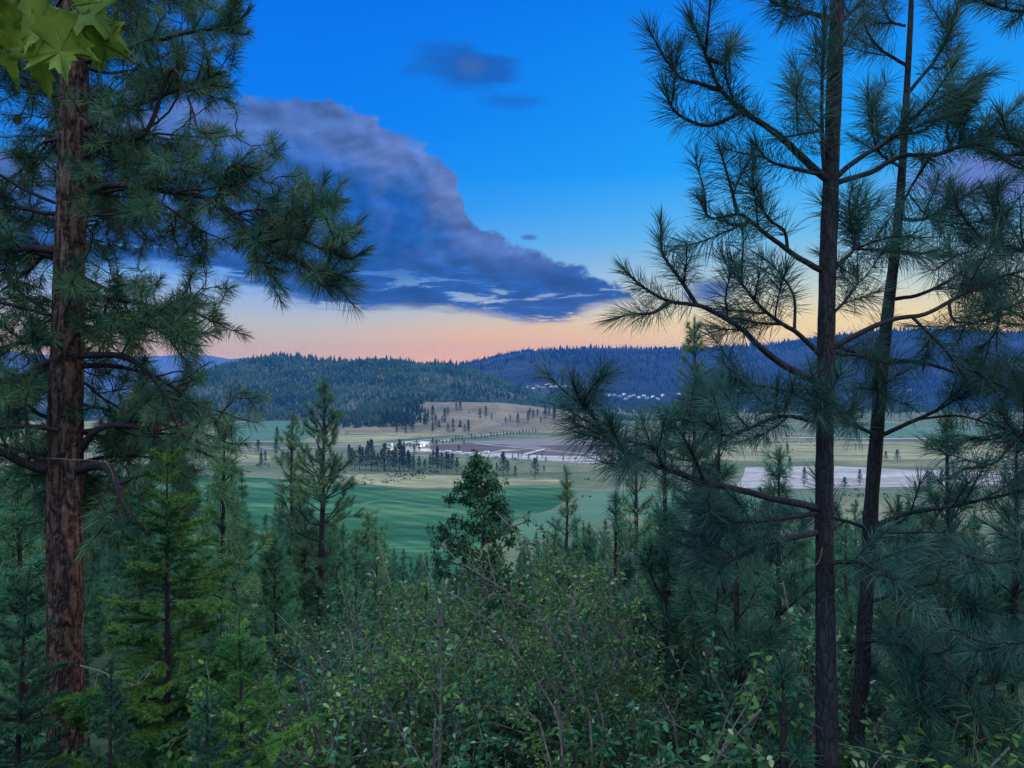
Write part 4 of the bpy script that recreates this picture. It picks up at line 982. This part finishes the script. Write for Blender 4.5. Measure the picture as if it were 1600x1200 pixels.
TB.limb(tr([(1404, 342), (1450, 340), (1500, 312), (1535, 290)], YB, 5.2), .014, .006, [tr([(1450, 340), (1500, 350), (1540, 345)], 5.2, 5.1)], auto=6, need=.7)
TB.limb(tr([(1392, 468), (1440, 460), (1480, 440), (1540, 402), (1610, 388)], YB, 5.4), .014, .006, [tr([(1500, 425), (1530, 440), (1560, 450)], 5.3, 5.3)], auto=6, need=.5)
TB.limb(tr([(1370, 684), (1420, 662), (1470, 640), (1530, 605), (1562, 585)], YB, 5.0), .016, .006, [tr([(1440, 655), (1500, 650), (1560, 668)], 5.1, 5.0)], auto=4, need=.4)
TB.limb(tr([(1380, 562), (1440, 566), (1500, 585), (1560, 598), (1620, 612)], YB, 5.3), .014, .006, auto=5, need=.4)
TB.limb(tr([(1372, 682), (1335, 662), (1312, 650)], YB, 5.2), .016, .008, auto=2, need=.3)
TB.limb(tr([(1378, 560), (1345, 550), (1310, 545)], YB, 5.0), .014, .007, auto=2, need=.3)
TB.limb(tr([(1362, 822), (1420, 802), (1500, 790), (1620, 764)], YB, 4.8), .018, .007, auto=6, need=.4)
TB.limb(tr([(1360, 826), (1310, 812), (1270, 800)], YB, 4.9), .016, .006, auto=4, need=.4)
TB.limb(tr([(1362, 828), (1400, 832), (1475, 834)], YB, 5.0), .010, .005, auto=3, need=.4)
TB.limb(tr([(1378, 600), (1372, 615), (1366, 595)], YB-.08, 4.8), .012, .006, auto=4, tw=(.15, .25), need=.9, dens=1.1)
TB.limb(tr([(1360, 940), (1420, 920), (1480, 905)], YB, 4.9), .014, .006, auto=6, need=.5)
TB.limb(tr([(1352, 1000), (1420, 1010), (1470, 1030)], YB, 4.9), .014, .006, auto=6, need=.5)

# ---- a third pine whose trunk stands beyond the right edge
YC = 5.0
bc = ground_at(1760, YC)
TC = HeroPine('edge_pine', bc, 'pine reaching in from the right edge with dense bottle-brush branches', M['needle_right'], .185, .0032, 480)
tcp = [P(1760, 1200, YC), P(1755, 800, YC), P(1750, 400, YC), P(1748, 0, YC), P(1748, -350, YC)]
TC.trunk([bc-np.array((0, 0, .2))]+tcp, [.09, .08, .075, .065, .05, .03], M['bark_young'])
TC.limb(tr([(1750, 40), (1660, 20), (1600, 15), (1560, 8), (1530, -5)], YC, 4.7), .018, .006, auto=5, need=.6)
TC.limb(tr([(1750, 330), (1680, 300), (1620, 250), (1580, 215), (1565, 180)], YC, 4.7), .018, .006, [tr([(1640, 270), (1590, 262), (1555, 240)], 4.8, 4.8)], auto=8, need=.7)
TC.limb(tr([(1750, 440), (1680, 420), (1600, 390), (1540, 372), (1500, 330), (1490, 300)], YC, 4.8), .018, .006, [tr([(1590, 388), (1560, 340), (1540, 300)], 4.8, 4.9), tr([(1550, 375), (1510, 395), (1480, 400)], 4.8, 4.8)], auto=10, need=.65)
TC.limb(tr([(1750, 560), (1680, 540), (1610, 500), (1560, 470), (1530, 440)], YC, 4.9), .018, .006, [tr([(1590, 490), (1540, 500), (1490, 512)], 4.9, 4.8), tr([(1570, 475), (1555, 520), (1530, 545)], 4.9, 4.9)], auto=12, need=.65)
TC.limb(tr([(1750, 640), (1690, 630), (1600, 612), (1540, 590), (1500, 560)], YC, 4.6), .016, .006, auto=6, need=.5)
TC.limb(tr([(1750, 760), (1680, 730), (1600, 690), (1560, 640)], YC, 4.6), .018, .006, auto=8, need=.6)
TC.limb(tr([(1750, 690), (1640, 660), (1590, 690), (1560, 725), (1510, 735)], YC, 4.5), .014, .006, auto=5, need=.4)
TC.limb(tr([(1750, 860), (1680, 850), (1600, 870), (1550, 880), (1500, 860)], YC, 4.3), .02, .006, auto=10, need=.6)
TC.limb(tr([(1750, 980), (1680, 980), (1600, 1000), (1520, 1020)], YC, 4.3), .02, .006, auto=10, need=.6)

# ================================================================== firs with flat sprays of short needles
def fir(base, h, lmax, seed, label, up_from=.05, step=.12, mat='fir'):
    r = np.random.default_rng(seed); root = tag(empty('fir_sapling', tuple(base)), label, 'fir tree'); base = np.array(base)
    g = Geo(); ax = bend(base-np.array((0, 0, .15)), (0, 0, 1), h+.15, 14, 0, .015, r); g.tube(ax, np.linspace(.035*h/4+.012, .004, 15), 8); g.build('trunk', M['bark_young'], root, True)
    lg = Geo(); nd = Needles(); nd.shoot(ax[-3:], 1.0, 900, .034, .006, (60, 30))
    z = h*up_from
    while z < h*.97:
        t = z/h; k = 4 if t < .9 else 3; a0 = r.uniform(0, 6.28)
        for b in range(k):
            a = a0+b*6.283/k+r.normal(0, .3); L = lmax*((1-t)**.8*.95+.05)*r.uniform(.65, 1.1)
            i = min(int(t*14), 13); st = ax[i]+(ax[i+1]-ax[i])*(t*14-i); el = R(-8+50*t**1.5+r.normal(0, 8))
            d = np.array((math.cos(a)*math.cos(el), math.sin(a)*math.cos(el), math.sin(el)))
            pl = bend(st, d, L, 8, -.12, .06, r); lg.tube(pl, np.linspace(.010*L/lmax+.003, .0025, 9), 5, False)
            nd.shoot(pl, .85, 1300, .036, .0072, (62, 40), .05)
            m = max(4, int(L/.042))
            for q in range(m):
                u = .12+.86*(q+r.random()*.5)/m; j = min(int(u*8), 7); sp = pl[j]+(pl[j+1]-pl[j])*(u*8-j); T = norm(pl[j+1]-pl[j])
                side = norm(np.cross(T, (0, 0, 1)))*(1 if q % 2 else -1); sl = min(.34, L*.42)*(1-u*.65)*r.uniform(.7, 1.15)
                tw_ = bend(sp, T*.75+side*.8+np.array((0, 0, r.normal(-.08, .12))), sl, 4, .5, .07, r); lg.tube(tw_, np.linspace(.0035, .0015, 5), 3, False)
                nd.shoot(tw_, 1.0, 1250, .036, .0072, (62, 42), .05)
                if sl > .17:
                    for e in range(3):
                        p0 = tw_[r.integers(1, 4)]; t2 = bend(p0, norm(tw_[-1]-tw_[0])+side*r.choice((-1, 1))*.5+T*.5*r.normal(), sl*.45, 3, .4, .06, r); nd.shoot(t2, 1.0, 1250, .036, .0072, (62, 42), .05)
        z += step*r.uniform(.8, 1.25)
    lg.build('limbs', M['bark_limb'], root); nd.build('crown', M[mat], root, False, .0)
    return root
def fir_at(px, top, Yd, lmax, seed, label, **k):
    b = ground_at(px, Yd); fir(b, (600-top)/F*Yd-b[2], lmax, seed, label, **k)
fir_at(262, 690, 6.0, 1.4, 71, 'bright green young fir with a pointed top right of the red trunk', up_from=.12, step=.13)
fir_at(395, 955, 4.9, 1.1, 72, 'low bright green fir with sweeping sprays at the lower left', up_from=.2, step=.12)
fir_at(175, 1040, 4.4, .7, 73, 'dark green low fir in front of the red trunk at the bottom left', up_from=.2, step=.12, mat='fir_dark')
fir_at(330, 1080, 4.3, .75, 75, 'small dark fir at the bottom left between the two bright green firs', up_from=.2, step=.12, mat='fir_dark')
fir_at(20, 900, 5.4, .9, 74, 'dark fir sapling in the lower left corner', up_from=.2, step=.13, mat='fir_dark')

# ================================================================== leafy thicket
def shrub(base, stems, leaf, mat, wood, seed, label, group, twigs=16, lv=26, spread=1.0, name='leafy_shrub', twl=(.15, .5)):
    """stems: list of polylines (world points)"""
    r = np.random.default_rng(seed); root = tag(empty(name, tuple(base)), label, 'shrub', group); g = Geo(); lf = Leaves()
    for st in stems:
        pl = resample(st, 22); g.tube(pl, np.linspace(.016, .0045, 22), 6)
        for k in range(twigs):
            i = int(r.uniform(.18, .98)*20); T = norm(pl[i+1]-pl[i]); rv = r.normal(size=3); rv = norm(rv-(rv@T)*T)
            e = bend(pl[i], T*.7+rv*.8, r.uniform(*twl)*spread, 6, .1, .12, r); g.tube(e, np.linspace(.004, .0015, 7), 4, False); lf.twig(e[1:], lv, leaf)
            for _ in range(2):
                f = bend(e[r.integers(2, 6)], r.normal(size=3), r.uniform(.08, .22)*spread, 4, .1, .1, r); g.tube(f, np.linspace(.0025, .0012, 5), 3, False); lf.twig(f, lv//2, leaf)
        lf.twig(pl[14:], 14, leaf)
    g.build('stems', wood, root); lf.build('leaves', mat, root)
    return root
def wild_stems(base, n, h, lean, seed):
    r = np.random.default_rng(seed); out = []
    for k in range(n):
        a = r.uniform(0, 6.28); d = np.array((math.cos(a)*.42+lean[0], math.sin(a)*.42+lean[1], 1.0))
        out.append(bend(np.array(base)+r.normal(size=3)*np.array((.12, .12, 0))-np.array((0, 0, .05)), d, h*r.uniform(.7, 1.12), 8, .12, .09, r))
    return out
# the narrow leafy tree in the centre
b = ground_at(752, 9.0); top = P(752, 716, 9.0)
stems = [[b, b*.6+top*.4+np.array((.1, 0, 0)), top*.85+b*.15, top]]
r = np.random.default_rng(90)
for k in range(52):
    u = .45+.545*((k+.5*r.random())/52)**.85; p0 = b*(1-u)+top*u; L = min(1.5, (1-u)*5.2+.03)*r.uniform(.7, 1.15); a = r.uniform(0, 6.28)
    stems.append([p0, p0+np.array((math.cos(a), math.sin(a), .55))*L*.25, p0+np.array((math.cos(a), math.sin(a), .42))*L*.5])
shrub(b, stems, .055, M['leaf_dark'], M['bark_grey'], 91, 'narrow leafy tree with a pointed crown rising before the green field', None, twigs=9, lv=11, spread=.5, name='leafy_tree', twl=(.06, .3))
# arching traced stems in front of it
b = ground_at(1010, 5.2)
shrub(b, [[b]+tr([(1062, 1195), (1000, 1040), (930, 930), (870, 880), (810, 835), (775, 800)], 5.2, 5.6), [b]+tr([(1000, 1195), (960, 1050), (935, 960), (885, 895), (835, 840)], 5.2, 5.5),
          [b]+tr([(950, 1195), (955, 1060), (980, 960), (960, 880), (920, 820)], 5.2, 5.0), [b]+tr([(1030, 1195), (990, 1060), (950, 980), (900, 930)], 5.2, 5.4)],
      .035, M['leaf_shrub'], M['bark_grey'], 92, 'arching leafy shrub with long bare stems leaning left, right of centre', None, twigs=30, lv=22)
b = ground_at(880, 5.0)
shrub(b, [[b]+tr([(925, 1195), (905, 1080), (870, 1000), (800, 930), (720, 880), (690, 850)], 5.0, 5.4), [b]+tr([(880, 1195), (850, 1080), (790, 1000), (740, 950), (700, 925)], 5.0, 5.3),
          [b]+tr([(860, 1195), (820, 1100), (800, 980), (770, 900), (760, 850)], 5.0, 5.5), [b]+tr([(940, 1195), (930, 1080), (900, 960), (860, 900)], 5.0, 5.2)],
      .035, M['leaf_shrub'], M['bark_grey'], 93, 'arching leafy shrub with forked stems at the bottom centre', None, twigs=30, lv=22)
b = ground_at(640, 5.6)
shrub(b, [[b]+tr([(650, 1195), (640, 1080), (620, 960), (600, 880), (590, 845)], 5.6, 6.0), [b]+tr([(680, 1195), (690, 1050), (680, 940), (660, 870)], 5.6, 5.9), [b]+tr([(620, 1195), (590, 1080), (560, 980), (560, 920)], 5.6, 5.6),
          [b]+tr([(700, 1195), (730, 1060), (740, 950), (720, 880)], 5.6, 5.6)],
      .035, M['leaf_shrub'], M['bark_grey'], 94, 'yellow green leafy shrub left of the bottom centre', None, twigs=30, lv=22)
# more of the thicket: a few grown shrubs, then copies filling the slope
SH = []
for k in range(4):
    SH.append(shrub((0, 0, 0), wild_stems((0, 0, 0), 7, 2.1, (0, 0), 200+k), .038, M['leaf_dark'] if k % 2 else M['leaf_shrub'], M['bark_grey'], 210+k, 'x', None, twigs=18, lv=19))
sused = [False]*4
LSH = 'low leafy shrub of the dense undergrowth along the bottom of the slope'
fill = []
rq = random.Random(31)
for k in range(62):
    Yd = rq.uniform(5.2, 13); px = rq.triangular(430, 1290, 860)
    fill.append((px, Yd))
for px, Yd in fill:
    b = ground_at(px, Yd); k = rq.randrange(4); k = k if not (sused[k] is False and False) else k
    lim = np.interp(px, [0, 400, 560, 800, 1000, 1600], [880, 930, 845, 880, 840, 860])
    s = min(1.75, max(.7, ((600-lim)/F*Yd-b[2])/2.1))*rq.uniform(.75, 1.0)
    if not sused[k]: o = SH[k]; sused[k] = True
    else: o = copy_tree(SH[k])
    o.location = tuple(b); o.scale = (s*1.1, s*1.1, s); o.rotation_euler = (0, 0, rq.uniform(0, 6.28)); tag(o, LSH, 'shrub', 'undergrowth shrubs')

# bleached dead branches low in the undergrowth
for k, (pts, Yd, lab) in enumerate([([(125, 1040), (160, 1050), (190, 1065), (215, 1070), (235, 1052)], 5.2, 'bleached dead branch low beside the foot of the red trunk'),
                                    ([(1285, 855), (1278, 880), (1262, 885)], 4.5, 'pale broken snag on the straight dark trunk at right'),
                                    ([(500, 1020), (520, 1050), (530, 1062)], 12, 'pale dead stick leaning by the foot of the pointed pine')]):
    p = tr(pts, Yd, Yd); o = tag(empty('dead_branch', tuple(p[0])), lab, 'branch'); g = Geo(); c = resample(p, 14); g.tube(c, np.linspace(.0045*Yd/5, .002, 14), 6)
    for q in ((3, 5, 8, 10, 12) if k != 1 else ()): g.tube(bend(c[q], norm(c[q+1]-c[q])+rng.normal(size=3)*.7, U(.08, .2)*Yd/5, 5, 0, .25), np.linspace(.0024, .0012, 6)*Yd/5, 5)
    g.build('twig', M['dead_wood'], o)

# ================================================================== maple leaves hanging close at the upper left
mb = np.array((-2.9, 1.75, gz(-2.9, 1.75)))
mp_ = tag(empty('maple_tree', tuple(mb)), 'maple with large yellow green leaves hanging into the upper left corner', 'maple tree')
g = Geo(); g.tube(resample([mb-np.array((0, 0, .1)), mb+np.array((.05, 0, 2)), mb+np.array((.1, 0, 4.6))], 20), np.linspace(.06, .03, 20), 10); g.build('trunk', M['bark_grey'], mp_, True)
g = Geo(); lt = [mb+np.array((.08, 0, 3.6)), P(-220, 40, 1.72), P(-60, -10, 1.70), P(30, 0, 1.68), P(90, 15, 1.66), P(125, 25, 1.65)]
tw = resample(lt, 30); g.tube(tw, np.linspace(.014, .003, 30), 7); 
half = [(0, 0), (.10, -.06), (.30, -.02), (.20, .12), (.44, .22), (.36, .30), (.48, .46), (.24, .42), (.14, .48), (.18, .66), (.10, .68), (0, 1.0)]
hs = []
for (a0, b0), (a1, b1) in zip(half[:-1], half[1:]):      # small teeth along every edge
    hs += [(a0, b0), (a0+(a1-a0)*.42+(b1-b0)*.05, b0+(b1-b0)*.42-(a1-a0)*.05), (a0+(a1-a0)*.5-(b1-b0)*.03, b0+(b1-b0)*.5+(a1-a0)*.03)]
half = hs+[half[-1]]
out = np.array([(x, y) for x, y in half]+[(-x, y) for x, y in half[-2:0:-1]])
lfg = Geo(); r = np.random.default_rng(6)
for (px, py, Yd, sz, dx, dy) in [(20, 22, 1.7, .13, -.3, -1), (62, 30, 1.66, .15, .1, -1), (110, 20, 1.63, .14, .8, -.5), (30, 60, 1.74, .14, -.4, -.9), (85, 55, 1.6, .15, .3, -1), (130, 62, 1.66, .13, .9, -.6), (60, 80, 1.7, .12, 0, -1),
                                 (-20, 30, 1.7, .14, -.4, -.8), (-70, 10, 1.75, .14, -.3, -.8), (-130, 40, 1.7, .14, 0, -1), (40, -20, 1.72, .14, .2, -.6), (120, -15, 1.7, .13, .6, -.4)]:
    p0 = P(px, py-18, Yd); i = int(np.argmin(np.linalg.norm(tw-p0, axis=1))); pet = resample([tw[i], (tw[i]+p0)/2+np.array((0, 0, .01)), p0], 6); g.tube(pet, .0016, 4)
    D = norm(np.array((dx, r.normal(0, .3), dy))); S = norm(np.cross(D, (r.normal(0, .35), -1, r.normal(0, .35)))); N = np.cross(S, D)
    v = p0+sz*(out[:, :1]*S*1.05+out[:, 1:]*D-(np.abs(out[:, :1])**1.5*.35+.15*out[:, 1:]**2)*N); c = p0+sz*.38*D
    ph = r.uniform(0, 6.28); v += (N*sz*.15*(np.sin(out[:, :1]*5+ph)+np.sin(out[:, 1:]*6+ph)))
    for tx, ty in ((0, .95), (.40, .42), (-.40, .42), (.26, .02), (-.26, .02)):
        e = p0+sz*(tx*S*1.05+ty*D-(abs(tx)**1.5*.35+.15*ty*ty)*N+N*.15*(math.sin(tx*5+ph)+math.sin(ty*6+ph))); q0 = p0+N*sz*.15*2*math.sin(ph)*.5
        for sg in (.0011, -.0011): lfg.tube([q0+N*sg, (q0+e)/2+N*sg*1.5, e], (.0011, .0008, .0003), 4, False)
    c = c+N*sz*.15*(math.sin(ph)+math.sin(2.3+ph)); v = np.vstack((v, c)); n = len(out); lfg.add(v, t=[(k, (k+1) % n, n) for k in range(n)])
g.build('branch', M['bark_grey'], mp_, True); lfg.build('leaves', M['leaf_maple'], mp_)

# ================================================================== the evening air
def haze():
    g = Geo(); g.box((0, 0, 165), (17600, 17600, 500)); m = bpy.data.materials.new('haze'); m.use_nodes = True; nt = m.node_tree; nt.nodes.clear()
    vol = nt.nodes.new('ShaderNodeVolumePrincipled'); vol.inputs['Density'].default_value = 8.2e-5; vol.inputs['Color'].default_value = (.06, .34, 1.0, 1)
    o = nt.nodes.new('ShaderNodeOutputMaterial'); nt.links.new(vol.outputs[0], o.inputs['Volume'])
    ob = g.build('haze', m); tag(ob, kind='stuff')
haze()
